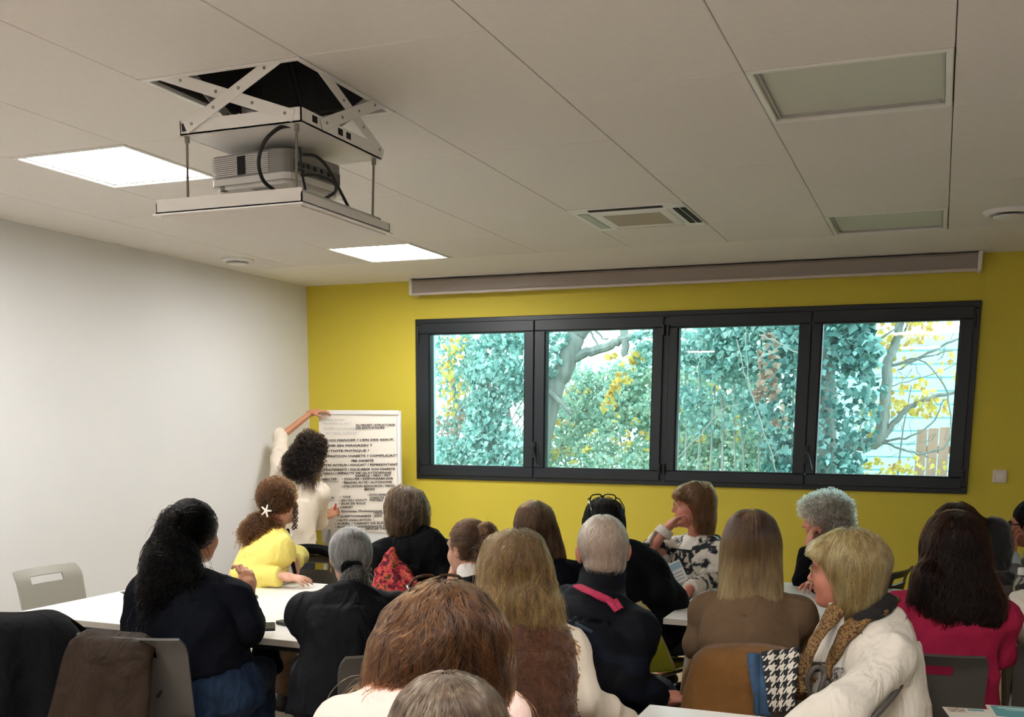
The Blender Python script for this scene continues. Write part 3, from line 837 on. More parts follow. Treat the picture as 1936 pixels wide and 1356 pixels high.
# leaflets on the front table, lower right
def leaflet(px, py, w, d, yaw, label, m, h=.0015, z=0.0):
    c = PZ(px, py, TZ)
    o = MB().box((-w / 2, -d / 2, 0), (w / 2, d / 2, h), rot(yaw)).build('leaflet', m, None, (0, 0, 0))
    o.location = (c[0], c[1], TZ + z); tag(o, label, 'leaflet', 'leaflets on the front table'); return o
M_leafw = mat('leaflet_white', srgb(226, 220, 208), .5)
M_leafb = mat('leaflet_teal', srgb(96, 160, 166), .5)
lf = leaflet(1856, 1352, .20, .13, D2R(10), 'white printed leaflet with small pictures at the lower right corner', M_leafw)
Rl = rot(D2R(10))
MB().box((-.09, .012, .0015), (-.04, .055, .0021), Rl).build('printed_picture', mat('print_brown', srgb(120, 92, 66), .5, col2=srgb(220, 210, 196), vscale=60), lf)
MB().box((-.03, .035, .0015), (.015, .055, .0021), Rl).build('printed_picture', mat('print_teal', srgb(120, 165, 175), .5), lf)
for k in range(4):
    MB().box((.03, .05 - k * .012, .0015), (.088, .052 - k * .012, .0021), Rl).build('printed_line', mat('print_orange', srgb(222, 170, 130), .5), lf)
lf2 = leaflet(1924, 1351, .16, .14, D2R(6), 'teal blue leaflet with white border at the lower right corner', M_leafw, .004, .0018)
MB().box((-.068, -.06, .004), (.07, .062, .0046), rot(D2R(6))).build('printed_cover', M_leafb, lf2)
MB().box((-.05, .035, .0046), (.06, .045, .005), rot(D2R(6))).box((-.03, .018, .0046), (.05, .024, .005), rot(D2R(6))).build('printed_title', mat('print_white', srgb(200, 226, 226), .5), lf2)
# ---------------------------------------------------------------- bodies: blended volumes meshed as one continuous surface
class SDF:
    MARG = .07
    def __init__(s): s.ops = []
    def add(s, fn, lo, hi, k=.015, mode='+'):
        s.ops.append((fn, np.asarray(lo, float), np.asarray(hi, float), k, mode)); return s
    def cap(s, a, b, ra, rb, k=.015, fa=False, fb=False, mode='+', R=None):
        a, b = np.asarray(a, float), np.asarray(b, float); ba = b - a; L = np.linalg.norm(ba) + 1e-9; t_ = ba / L
        def f(p):
            q = p - a; h = np.clip((q @ t_) / L, 0, 1)
            d = np.sqrt((((q - h[..., None] * ba)) ** 2).sum(-1)) - (ra + (rb - ra) * h)
            if fa: d = np.maximum(d, -(q @ t_))
            if fb: d = np.maximum(d, q @ t_ - L)
            return d
        m = max(ra, rb)
        return s.add(f, np.minimum(a, b) - m, np.maximum(a, b) + m, k, mode)
    def ell(s, c, r, R=None, k=.015, mode='+'):
        c, r = np.asarray(c, float), np.asarray(r, float)
        def f(p):
            q = p - c
            if R is not None: q = q @ R
            k0 = np.sqrt(((q / r) ** 2).sum(-1)); k1 = np.sqrt(((q / r ** 2) ** 2).sum(-1)) + 1e-9
            return np.where(k0 < 1e-4, -r.min(), k0 * (k0 - 1) / k1)
        m = r.max() if R is not None else r
        return s.add(f, c - m, c + m, k, mode)
    def loft(s, rings, k=.02, pw=2.3, mode='+'):
        C = np.array([r[0] for r in rings]); X = np.array([unit(r[1]) for r in rings]); Y = np.array([unit(r[2]) for r in rings])
        A = np.array([r[3] for r in rings]); B = np.array([r[4] for r in rings])
        def f(p):
            sh = p.shape[:-1]; p = p.reshape(-1, 3)
            bd = np.full(len(p), 1e9); bi = np.zeros(len(p), int); bh = np.zeros(len(p)); br = np.zeros(len(p))
            n = len(rings) - 1
            for i in range(n):
                ba = C[i + 1] - C[i]; L2 = ba @ ba
                h0 = ((p - C[i]) @ ba) / L2; h = np.clip(h0, 0, 1)
                o = p - C[i] - h[:, None] * ba; dd = (o * o).sum(1)
                m_ = dd < bd
                bd[m_] = dd[m_]; bi[m_] = i; bh[m_] = h[m_]
                ov = np.maximum(-h0 if i == 0 else 0, (h0 - 1) if i == n - 1 else 0) * math.sqrt(L2)
                br[m_] = (ov if np.ndim(ov) else np.zeros(len(p)))[m_]
            h = bh[:, None]
            c = C[bi] + h * (C[bi + 1] - C[bi]); o = p - c
            x = X[bi] + h * (X[bi + 1] - X[bi]); y = Y[bi] + h * (Y[bi + 1] - Y[bi])
            a = A[bi] + bh * (A[bi + 1] - A[bi]); b = B[bi] + bh * (B[bi + 1] - B[bi])
            u = np.abs((o * x).sum(1)) / a; v = np.abs((o * y).sum(1)) / b
            d = ((u ** pw + v ** pw) ** (1 / pw) - 1) * np.minimum(a, b)
            e = np.maximum(br, 0)
            d = np.where(e > 0, np.where(d > 0, np.sqrt(np.maximum(d, 0) ** 2 + e ** 2), np.maximum(d, e)), d)
            return d.reshape(sh)
        m = np.maximum(A, B).max()
        return s.add(f, C.min(0) - m, C.max(0) + m, k, mode)
    def plane(s, p0, n, k=.006):
        """keep the side the normal points away from"""
        p0 = np.asarray(p0, float); n = unit(n)
        return s.add(lambda p: (p - p0) @ n, (-9, -9, -9), (9, 9, 9), k, '&')
    @staticmethod
    def mix(d, e, k, mode):
        if mode == '+':
            h = np.maximum(k - np.abs(d - e), 0) / k
            return np.minimum(d, e) - h * h * k * .25
        if mode == '-': e = -e
        h = np.maximum(k - np.abs(d - e), 0) / k
        return np.maximum(d, e) + h * h * k * .25
    def __call__(s, p):
        d = np.full(p.shape[:-1], 1.0)
        for fn, lo, hi, k, mode in s.ops: d = s.mix(d, fn(p), k, mode)
        return d
    def grad(s, p, e=.002):
        k = np.array([[1, -1, -1], [-1, -1, 1], [-1, 1, -1], [1, 1, 1]], float)
        g = sum(k[i] * s(p + k[i] * e)[..., None] for i in range(4))
        return g / (np.linalg.norm(g, axis=-1, keepdims=True) + 1e-9)
    def mesh(s, h=.012, fine=()):
        lo = np.min([o[1] for o in s.ops if o[4] == '+'], axis=0) - .03
        hi = np.max([o[2] for o in s.ops if o[4] == '+'], axis=0) + .03
        for o in s.ops:
            pass
        ax = []
        for a in range(3):
            x = lo[a]; q = [x]
            while x < hi[a]:
                st = h
                for (fl, fh, fs) in fine:
                    if fl[a] - h < x < fh[a]: st = min(st, fs)
                x += st; q.append(x)
            ax.append(np.array(q))
        nx, ny, nz = [len(q) for q in ax]
        d = np.full((nx, ny, nz), 1.0, np.float32)
        M = s.MARG
        for fn, l, u, k, mode in s.ops:
            i0 = [max(0, np.searchsorted(ax[a], l[a] - M) - 1) for a in range(3)]
            i1 = [min(len(ax[a]), np.searchsorted(ax[a], u[a] + M) + 1) for a in range(3)]
            if any(i1[a] <= i0[a] for a in range(3)): continue
            sl = tuple(slice(i0[a], i1[a]) for a in range(3))
            g = np.stack(np.meshgrid(*[ax[a][sl[a]] for a in range(3)], indexing='ij'), -1)
            d[sl] = s.mix(d[sl], fn(g), k, mode)
        sg = d < 0
        c = np.zeros((nx - 1, ny - 1, nz - 1), np.int8)
        for i in (0, 1):
            for j in (0, 1):
                for k in (0, 1): c += sg[i:nx - 1 + i, j:ny - 1 + j, k:nz - 1 + k]
        act = np.argwhere((c > 0) & (c < 8)); n = len(act)
        idm = np.full(c.shape, -1, np.int64); idm[act[:, 0], act[:, 1], act[:, 2]] = np.arange(n)
        pos = np.zeros((n, 3)); cnt = np.zeros(n)
        corner = [(i, j, k) for i in (0, 1) for j in (0, 1) for k in (0, 1)]
        vals = [d[act[:, 0] + i, act[:, 1] + j, act[:, 2] + k] for i, j, k in corner]
        pts = [np.stack([ax[0][act[:, 0] + i], ax[1][act[:, 1] + j], ax[2][act[:, 2] + k]], 1) for i, j, k in corner]
        for a in range(8):
            for b in range(a + 1, 8):
                if sum(abs(corner[a][q] - corner[b][q]) for q in range(3)) != 1: continue
                m = (vals[a] < 0) != (vals[b] < 0)
                va, vb = vals[a][m], vals[b][m]; t = (va / (va - vb))[:, None]
                pos[m] += pts[a][m] * (1 - t) + pts[b][m] * t; cnt[m] += 1
        pos /= cnt[:, None]
        F = []
        for a in range(3):
            b, cx = (a + 1) % 3, (a + 2) % 3
            s0 = np.take(sg, range(0, sg.shape[a] - 1), a); s1 = np.take(sg, range(1, sg.shape[a]), a)
            e = np.argwhere(s0 != s1)
            e = e[(e[:, b] > 0) & (e[:, cx] > 0) & (e[:, b] < sg.shape[b] - 1) & (e[:, cx] < sg.shape[cx] - 1)]
            q = []
            for (ob, oc) in ((-1, -1), (0, -1), (0, 0), (-1, 0)):
                w = e.copy(); w[:, b] += ob; w[:, cx] += oc
                q.append(idm[w[:, 0], w[:, 1], w[:, 2]])
            q = np.stack(q, 1)
            flip = ~sg[e[:, 0], e[:, 1], e[:, 2]]
            q[flip] = q[flip][:, ::-1]
            F.append(q)
        F = np.concatenate(F)
        return pos, F[(F >= 0).all(1)]

def wav(Pn, rng, freq, n=5, stretch=(1, 1, 1)):
    """smooth pseudo noise in -1..1"""
    out = np.zeros(len(Pn))
    for i in range(n):
        dr = unit(rng.normal(size=3)) * np.asarray(stretch)
        out += np.sin(Pn @ dr * freq * rng.uniform(.6, 1.6) + rng.uniform(0, 6.28) + 1.5 * np.sin(Pn @ (unit(rng.normal(size=3)) * freq * .5)))
    return out / n
def sdf_object(name, sdf, m, parent, origin, h=.012, fine=(), wr=0.0, wfreq=22, wst=(1, 1, .6), seed=1, fuzz=0.0):
    V, F = sdf.mesh(h, fine)
    if wr or fuzz:
        rng = np.random.default_rng(seed)
        N = sdf.grad(V)
        if wr:
            w = wav(V, rng, wfreq, 5, wst); w = (1 - np.abs(w)) ** 3 * 1.2 - .45
            w2 = wav(V, rng, wfreq * 2.2, 5, (1, 1, .8)); w = w * .65 + .35 * ((1 - np.abs(w2)) ** 3 - .4)
            V = V + N * (w * wr * 1.7)[:, None]
        if fuzz: V = V + N * (wav(V, rng, 160, 6) * fuzz)[:, None]
    return new_mesh(name, V, F, m, parent, origin, smooth=True)

def skin_mat(name, col):
    if name in MATS: return MATS[name]
    m = mat(name, col, .5, var=.1, vscale=30, bump=.06, bscale=250)
    b = m.node_tree.nodes['Principled BSDF']
    b.inputs['Subsurface Weight'].default_value = .12
    b.inputs['Subsurface Radius'].default_value = (.012, .005, .003)
    b.inputs['Subsurface Scale'].default_value = .5
    return m
SK_FAIR = skin_mat('skin_fair', srgb(206, 154, 128))
SK_WARM = skin_mat('skin_warm', srgb(190, 132, 98))
SK_RED = skin_mat('skin_ruddy', srgb(192, 124, 102))

def hair_mats(name, cols, grad=None, rough=.28, dark=.40, vivid=1.18, ior=1.4):
    """strand material with a colour picked per strand; grad = (z0, z1, root colour) in world height of the object's own frame"""
    c0 = cols
    def sat(q):
        lum = .3 * q[0] + .55 * q[1] + .15 * q[2]
        return tuple(max(.001, (lum + (c - lum) * vivid) * dark) for c in q[:3]) + (1,)
    cols = [sat(q) for q in cols]
    if grad: grad = (grad[0], grad[1], sat(grad[2]))
    m = bpy.data.materials.new(name); m.use_nodes = True
    n, l = m.node_tree.nodes, m.node_tree.links
    n.remove(n['Principled BSDF'])
    b = n.new('ShaderNodeBsdfHairPrincipled')
    b.parametrization = 'COLOR'
    b.inputs['Roughness'].default_value = rough
    b.inputs['Radial Roughness'].default_value = .45
    b.inputs['IOR'].default_value = ior
    l.new(b.outputs[0], n['Material Output'].inputs[0])
    hi = n.new('ShaderNodeHairInfo')
    r = n.new('ShaderNodeValToRGB'); cr = r.color_ramp
    while len(cr.elements) < len(cols): cr.elements.new(.5)
    for i, c in enumerate(cols):
        cr.elements[i].position = i / max(1, len(cols) - 1); cr.elements[i].color = c
    tc_ = n.new('ShaderNodeTexCoord'); mp_ = n.new('ShaderNodeMapping'); mp_.inputs['Scale'].default_value = (70, 70, 7)
    l.new(tc_.outputs['Object'], mp_.inputs[0])
    nz_ = n.new('ShaderNodeTexNoise'); nz_.inputs['Scale'].default_value = 1.0; nz_.inputs['Detail'].default_value = 2
    l.new(mp_.outputs[0], nz_.inputs['Vector'])
    ma = n.new('ShaderNodeMath'); ma.operation = 'MULTIPLY_ADD'; ma.inputs[1].default_value = 2.2; ma.inputs[2].default_value = -.85
    l.new(nz_.outputs['Fac'], ma.inputs[0])
    mb_ = n.new('ShaderNodeMath'); mb_.operation = 'MULTIPLY_ADD'; mb_.inputs[1].default_value = .5
    l.new(hi.outputs['Random'], mb_.inputs[0]); l.new(ma.outputs[0], mb_.inputs[2])
    l.new(mb_.outputs[0], r.inputs[0])
    out = r.outputs[0]
    if grad:
        t = n.new('ShaderNodeTexCoord'); s = n.new('ShaderNodeSeparateXYZ'); l.new(t.outputs['Object'], s.inputs[0])
        mr = n.new('ShaderNodeMapRange'); mr.inputs['From Min'].default_value = grad[0]; mr.inputs['From Max'].default_value = grad[1]
        l.new(s.outputs['Z'], mr.inputs['Value'])
        mx = n.new('ShaderNodeMix'); mx.data_type = 'RGBA'
        l.new(mr.outputs[0], mx.inputs['Factor']); l.new(out, mx.inputs[6]); mx.inputs[7].default_value = grad[2]
        out = mx.outputs[2]
    l.new(out, b.inputs['Color'])
    # shell under the strands
    mid = np.mean([q[:3] for q in c0], axis=0) * .45
    sh = mat(name + '_base', tuple(float(c) for c in mid) + (1,), .6, var=.3, vscale=60, stretch=(1, 1, .12), bump=.3, bscale=120)
    return m, sh

def strands(name, sdf, m, parent, origin, n, length, flow, seed, npts=12, rad=.0008, curl=None, wave=None, off=(.0, .006), start=None, clump=.004, spread=0.0, lenvar=.5, starts=None, grav_end=V3(0, 0, -1), cfreq=70, stop=None):
    rng = np.random.default_rng(seed)
    if starts is None:
        V, F = sdf.mesh(.011)
        if start is not None: V = V[start(V)]
        S = V[rng.integers(0, len(V), n)] + rng.normal(size=(n, 3)) * .006
    else: S = starts; n = len(S)
    p = S.copy()
    p -= sdf(p)[:, None] * sdf.grad(p)
    cl = wav(S, np.random.default_rng(seed + 1), cfreq, 5)
    o_ = rng.uniform(off[0], off[1], n) + clump * cl
    p += sdf.grad(p) * o_[:, None]
    L = length * (1 - lenvar * rng.random(n)); ds = L / (npts - 1)
    path = [p.copy()]; nr = []; tg = []
    jit = rng.normal(size=(n, 3)) * spread
    free = np.zeros(n, bool); halt = np.zeros(n, bool)
    lt = None
    for i in range(npts - 1):
        N = sdf.grad(p); g = flow(p) + jit
        gn = (g * N).sum(1)
        gl = np.linalg.norm(g, axis=1) + 1e-9
        free |= (gn / gl > .72) & (i > 0)
        t = g - gn[:, None] * N
        t /= np.linalg.norm(t, axis=1, keepdims=True) + 1e-9
        if lt is not None:
            t = unit_rows(t * .6 + lt * .4)
            t[free] = unit_rows(lt[free] * .8 + grav_end * .3)
        q = p + t * ds[:, None]
        fix = ~free
        dd = sdf(q) - o_
        corr = np.clip(dd, -.01, .012)[:, None] * sdf.grad(q)
        q[fix] -= corr[fix]
        if stop is not None:
            halt = stop(q) | halt
            q[halt] = p[halt] + t[halt] * 1e-5
        p = q; lt = t
        path.append(p.copy()); nr.append(N); tg.append(t)
    nr.append(nr[-1]); tg.append(tg[-1])
    A = np.stack(path, 1); N = np.stack(nr, 1); T = np.stack(tg, 1)
    B = np.cross(N, T)
    sl = np.linspace(0, 1, npts)[None, :] * L[:, None]
    if wave:
        amp, wl = wave
        ph = wav(S, np.random.default_rng(seed + 2), 45, 4) * 5 + rng.normal(size=n) * .5
        A = A + B * (amp * np.sin(2 * np.pi * sl / wl + ph[:, None]) * np.minimum(1, sl / .03))[..., None]
    if curl:
        amp, wl = curl
        ph = wav(S, np.random.default_rng(seed + 3), 60, 4) * 7 + rng.normal(size=n) * .4
        w_ = wl * (1 + .25 * wav(S, np.random.default_rng(seed + 4), 50, 4))[:, None]
        a_ = amp * np.minimum(1, sl / .03 + .25)
        A = A + (B * np.sin(2 * np.pi * sl / w_ + ph[:, None])[..., None] + N * (np.cos(2 * np.pi * sl / w_ + ph[:, None]) + .4)[..., None]) * a_[..., None]
    hc = bpy.data.hair_curves.new(name)
    hc.add_curves([npts] * n)
    hc.points.foreach_set('position', (A - np.asarray(origin)).reshape(-1).astype(np.float32))
    tap = np.interp(np.linspace(0, 1, npts), [0, .7, 1], [1, .9, .3])
    hc.points.foreach_set('radius', (np.tile(tap, n) * np.repeat(rad * rng.uniform(.7, 1.3, n), npts)).astype(np.float32))
    hc.materials.append(m)
    o = bpy.data.objects.new(name, hc); COL.objects.link(o); o.parent = parent
    o['kind'] = 'stuff'
    return o
def unit_rows(a): return a / (np.linalg.norm(a, axis=-1, keepdims=True) + 1e-9)

def hand(S, w, d, n, side, curl=.5, thumb=.5, sc=1.0, spread=.12):
    """palm and five fingers: w wrist, d towards the knuckles, n out of the back of the hand, side +1 thumb on +cross"""
    d = unit(d); n = unit(np.asarray(n, float) - (np.asarray(n) @ d) * d); x = np.cross(d, n) * side
    w = np.asarray(w, float)
    S.ell(w + d * .045 * sc, np.array([.040, .050, .015]) * sc, np.stack([x, d, n], 1), k=.012)
    S.cap(w - d * .012, w + d * .03 * sc, .023 * sc, .026 * sc, k=.014)
    tips = []
    for i, (ox, ln) in enumerate(((.029, .074), (.010, .082), (-.009, .076), (-.027, .060))):
        b = w + (d * (.086 - .006 * abs(i - 1)) + x * ox) * sc
        a0 = curl * (.55 + .12 * i); dr = unit(d + x * spread * (1 - i * .66)); q = b
        ang = a0 * .6
        for s_, (fr, r) in enumerate(((.44, .0088), (.31, .0080), (.25, .0072))):
            v = dr * math.cos(ang) - n * math.sin(ang)
            e = q + v * ln * fr * sc
            S.cap(q, e, r * sc, (r - .0008) * sc, k=.004); q = e; ang += a0
        tips.append(q)
    b = w + (d * .022 + x * .030 - n * .004) * sc
    v = unit(d * .7 + x * .75 - n * (.2 + .5 * thumb)); e = b + v * .036 * sc
    S.cap(w + (d * .012 + x * .014) * sc, b, .017 * sc, .014 * sc, k=.012)
    S.cap(b, e, .0115 * sc, .0098 * sc, k=.006)
    v2 = unit(d * 1.0 + x * (.45 - .5 * thumb) - n * (.15 + .5 * thumb)); S.cap(e, e + v2 * .030 * sc, .0096 * sc, .0078 * sc, k=.004)
    return tips
def head_prims(S, hc, R, neck, sc=1.0, nose=1.0, jaw=1.0, male=False, face=True, nr=.050):
    W = lambda x, y, z: hc + R @ (V3(x, y, z) * sc)
    E = lambda c, r, k, mode='+': S.ell(W(*c), np.array(r) * sc, R, k, mode)
    S.cap(W(0, -.022, -.055), neck, nr * sc, (nr + .008) * sc, k=.03)
    E((0, -.014, .030), (.074, .093, .085), .02)
    E((0, .030, -.030), (.062, .062, .082), .03)
    E((0, .040, -.072), (.046, .046, .036), .03)
    E((0, .068, -.094), (.024 * jaw, .022, .017), .03)
    for s_ in (-1, 1):
        ex_ = .007 if male else 0
        E((s_ * (.073 + ex_), -.006, -.004), (.010, .020, .031), .008)
        E((s_ * (.079 + ex_ * 1.4), -.012, .006), (.006, .017, .022), .006)
        E((s_ * .036, .064, -.030), (.022, .022, .022), .03)
    if face:
        E((0, .080, .030), (.052, .014, .012), .025)
        S.cap(W(0, .086, .018), W(0, .106, -.020), .0075 * sc, .0115 * sc * nose, k=.012)
        E((0, .104, -.024), (.010 * nose, .010, .008), .008)
        for s_ in (-1, 1):
            E((s_ * .010, .096, -.026), (.008, .008, .007), .006)
            E((s_ * .031, .098, .006), (.017, .016, .011), .014, '-')
            E((s_ * .031, .073, .005), (.015, .013, .012), .006)
        E((0, .088, -.050), (.022, .010, .006), .008)
        E((0, .087, -.061), (.019, .010, .007), .007)
        S.cap(W(-.021, .099, -.0555), W(.021, .099, -.0555), .0022, .0022, k=.004, mode='-')
        E((0, .093, -.073), (.016, .008, .004), .012, '-')

def strip(S, pts, nrm, hw, hd, k=.012):
    rings = []
    for i, q in enumerate(pts):
        t_ = unit(pts[min(i + 1, len(pts) - 1)] - pts[max(i - 1, 0)]); n_ = unit(nrm[i] - (nrm[i] @ t_) * t_)
        rings.append((q, np.cross(t_, n_), n_, hw[i], hd))
    S.loft(rings, k=k, pw=2.0)
class Person:
    def __init__(s, label, hc, hyaw, hpitch=0, hroll=0, neck=None, byaw=0, lean=.1, roll=0.0, hip=None, pyaw=None, sw=.165, sc=1.0, w=1.0,
                 arms=None, skin=SK_FAIR, knees=None, ankles=None, face=False, nose=1.0, jaw=1.0, male=False, seat=True, hz=.555, facefine=.006, nr=.05, legs=True):
        s.hc = np.asarray(hc, float); s.R = rot(hyaw, hpitch, hroll); s.sc = sc; s.w = w; s.sw = sw
        s.neck = s.hc + s.R @ V3(0, -.05, -.17) * sc if neck is None else np.asarray(neck, float)
        s.byaw = byaw; s.pyaw = byaw if pyaw is None else pyaw
        s.Rb = rot(byaw, 0, roll)
        if hip is None:
            hip = s.neck - rot(byaw)[:, 1] * lean; hip = V3(hip[0], hip[1], hz)
        s.hip = np.asarray(hip, float)
        s.Rp = rot(s.pyaw)
        s.o = s.hip * V3(1, 1, 0)
        s.skin = skin; s.face = face; s.facefine = facefine
        s.nose, s.jaw, s.male = nose, jaw, male; s.nr = nr
        ax = unit(s.neck - s.hip); s.ax = ax
        r = s.Rb[:, 0]; s.right = r
        s.fwd = unit(np.cross(ax, r)); s.rt = unit(np.cross(s.fwd, ax))
        s.sh = {}
        for k, sg in (('L', -1), ('R', 1)):
            s.sh[k] = s.neck - ax * .098 * sc + r * sg * sw + s.fwd * .005
        arms = arms or {}
        s.el, s.wr, s.hd = {}, {}, {}
        for k, sg in (('L', -1), ('R', 1)):
            a = arms.get(k, {})
            f = rot(byaw)[:, 1]
            s.el[k] = np.asarray(a.get('el', s.sh[k] + V3(0, 0, -.255) * sc + f * .10 + r * sg * .045), float)
            s.wr[k] = np.asarray(a.get('wr', s.el[k] + f * .20 - r * sg * .10 + V3(0, 0, -.02)), float)
            fd = unit(s.wr[k] - s.el[k])
            s.hd[k] = dict(d=a.get('d', fd), n=a.get('n', V3(0, 0, 1)), curl=a.get('curl', .5), thumb=a.get('thumb', .5), fine=a.get('fine', False), spread=a.get('spread', .12))
        f = s.Rp[:, 1]; rp = s.Rp[:, 0]
        s.kn, s.an = {}, {}
        for k, sg in (('L', -1), ('R', 1)):
            s.kn[k] = np.asarray(knees[k] if knees else s.hip + f * .43 + rp * sg * .11 + V3(0, 0, -.035), float)
            s.an[k] = np.asarray(ankles[k] if ankles else V3(s.kn[k][0], s.kn[k][1], .085) - f * .06, float)
            if not ankles and not knees: s.an[k][2] = .085
        s.root = None
        s.label = label
        s.body()
    def W(s, x, y, z): return s.hc + s.R @ (V3(x, y, z) * s.sc)
    def rings(s, lo=-.18, hi=1.0, off=0.0, bulk=0.0, prof=None):
        T = [-.30, -.18, 0, .22, .42, .65, .82, .92, 1.0]
        A = [.18, .17, .175, .150, .142, .150, .148, .092, .058] if not s.male else [.175, .165, .168, .158, .158, .170, .168, .105, .064]
        B = [.125, .12, .122, .106, .100, .108, .092, .072, .054] if not s.male else [.12, .115, .118, .115, .115, .125, .112, .085, .062]
        sp = s.neck - s.hip
        out = []
        ts = np.linspace(lo, hi, 22)
        sm = lambda t, Q: sum(w_ * np.interp(t + dt, T, Q) for w_, dt in ((.25, -.05), (.5, 0), (.25, .05))) if t < .9 else np.interp(t, T, Q)
        for t in ts:
            a = sm(t, A); b = sm(t, B)
            if t > .6: a += (s.sw - (.185 if s.male else .165)) * np.interp(t, [.6, .82, .95, 1], [0, 1, .5, 0])
            q = np.clip(t, 0, 1)
            x = unit(s.Rp[:, 0] * (1 - q) + s.rt * q)
            y = unit(np.cross(s.ax, x))
            c = s.hip + sp * t - y * (.035 * math.sin(math.pi * np.clip(t, 0, 1))) + y * .015 * np.interp(t, [.5, .7, .9], [0, 1, 0])
            bk = bulk * .5 * np.interp(t, [-.3, 0, .5, .85, 1], [1, 1, 1, .5, 0])
            out.append((c, x, y, a * s.w + off + bk, b * s.w + off + bk))
        return out
    def arm_prims(s, S, k, off=0.0, t1=1.0, flat=True, bulk=0.0, kk=.02):
        """upper arm and forearm, ending t1 (0..2) along the arm"""
        sh, el, wr = s.sh[k], s.el[k], s.wr[k]
        q = math.sqrt(s.w) * s.sc
        S.ell(sh - s.ax * .012, np.array([.050, .050, .055]) * q + off + bulk * .5, None, k=.03)
        S.cap(s.neck - s.ax * .035, sh + s.ax * .012, .042 * q + off, .040 * q + off, k=.04)
        r0, r1, r2 = .047 * q + off + bulk * .7, .039 * q + off + bulk * .8, .027 * s.sc + off + bulk * .5
        if t1 <= 1:
            S.cap(sh, sh + (el - sh) * t1, r0, r0 + (r1 - r0) * t1, k=kk, fb=flat); return
        S.cap(sh, el, r0, r1, k=kk)
        S.cap(el, el + (wr - el) * (t1 - 1), r1, r1 + (r2 - r1) * (t1 - 1), k=kk, fb=flat)
    def leg_prims(s, S, off=0.0, end=1.0, flat=True):
        for k in 'LR':
            sg = -1 if k == 'L' else 1
            h = s.hip + s.Rp[:, 0] * sg * .085 + V3(0, 0, -.01)
            S.cap(h, s.kn[k], .086 * s.w + off, .057 + off, k=.03)
            e = s.kn[k] + (s.an[k] - s.kn[k]) * end
            S.cap(s.kn[k], e, .057 + off, .036 + off + (0 if end < 1 else 0), k=.02, fb=flat)
    def body(s):
        S = SDF(); s.S = S
        S.loft(s.rings(-.16, 1.0, off=-.012), k=.03)
        fine = []
        head_prims(S, s.hc, s.R, s.neck - s.ax * .02, s.sc, s.nose, s.jaw, s.male, s.face, s.nr)
        fine.append((s.hc - .135, s.hc + .135, s.facefine if s.face else .0105))
        for k in 'LR':
            s.arm_prims(S, k, off=-.006, t1=2, flat=False)
            h = s.hd[k]
            hand(S, s.wr[k], h['d'], h['n'], 1 if k == 'L' else -1, h['curl'], h['thumb'], s.sc, h['spread'])
            c = s.wr[k] + unit(h['d']) * .08
            fine.append((c - .115, c + .115, .0042 if h['fine'] else .007))
        s.leg_prims(S, off=-.008, flat=False)
        for k in 'LR':
            S.cap(s.an[k], s.an[k] + s.Rp[:, 1] * .12 + V3(0, 0, -.055), .032, .026, k=.02)
        s.root = sdf_object('person', S, s.skin, None, s.o, h=.016, fine=fine)
        tag(s.root, s.label, 'person')
    # ---- clothes
    def top(s, name, m, off=.012, bulk=.0, hem=-.12, neck=.97, sleeve=1.93, wr=.006, h=.0115, collar=None, label=None, seed=1, wfreq=20, wst=(1, 1, .55), fuzz=0.0, extra=None, arms='LR', cut=None):
        S = SDF()
        S.loft(s.rings(hem, neck, off=off, bulk=bulk), k=.03)
        for k in arms:
            s.arm_prims(S, k, off=off * .8, t1=sleeve, bulk=bulk * .5)
        if collar:
            rr, hh = collar
            S.cap(s.neck - s.ax * .03, s.neck + unit(s.hc - s.neck) * hh, rr + .012, rr, k=.025, fb=True)
        if extra: extra(S)
        if cut: cut(S)
        o = sdf_object(name, S, m, s.root, s.o, h=h, wr=wr, seed=seed, wfreq=wfreq, wst=wst, fuzz=fuzz)
        if label: o['label'] = label
        s.topS = S
        return o
    def trousers(s, m, name='trousers', off=.010, end=.93, wr=.004, label=None, top=.12, shoes=None):
        S = SDF()
        S.loft(s.rings(-.17, top, off=off), k=.03)
        s.leg_prims(S, off=off, end=end)
        o = sdf_object(name, S, m, s.root, s.o, h=.014, wr=wr, seed=5, wfreq=26, wst=(1, 1, 1))
        if shoes is not None:
            for k in 'LR':
                Q = SDF(); a = s.an[k]; f = s.Rp[:, 1]
                zz = a[2]
                b = V3(a[0], a[1], zz - .045)
                Q.cap(b - f * .03, b + f * .13, .036, .032, k=.02); Q.cap(a, b, .040, .038, k=.02)
                Q.plane(V3(0, 0, zz - .083), (0, 0, -1))
                sdf_object('shoe', Q, shoes, s.root, s.o, h=.010)
        return o
    def part(s, name, mb, m, smooth=True, parent=None):
        return mb.build(name, m, parent or s.root, s.o, smooth=smooth)
    def eyes(s, iris=srgb(70, 60, 50)):
        mw = mat('eye_white', srgb(220, 214, 208), .25); mi = mat('eye_dark', iris, .2)
        for sg in (-1, 1):
            b = MB().lathe([(.0001, -.0112), (.006, -.0095), (.010, -.005), (.0112, 0), (.010, .005), (.006, .0095), (.0001, .0112)], s.W(sg * .031, .0725, .006), 12)
            e = s.part('eye', b, mw)
            c = s.W(sg * .031, .0725, .006); f = s.R[:, 1]
            b = MB().tube([c + f * .0095, c + f * .0118], [.0052, .0035], 10)
            s.part('iris', b, mi, parent=e)
            # brow
            q = [s.W(sg * .014, .0945, .026), s.W(sg * .030, .094, .032), s.W(sg * .048, .082, .027)]
            s.part('eyebrow', MB().tube(spl(q, 4), .003, 6), mat('brow_brown', srgb(96, 76, 58), .8))
        L = SDF()
        L.cap(s.W(-.019, .089, -.051), s.W(.019, .089, -.051), .0035, .0035, k=.004); L.ell(s.W(0, .0945, -.0505), (.011, .006, .0042), s.R, .004)
        L.ell(s.W(0, .0935, -.0605), (.015, .006, .005), s.R, .004)
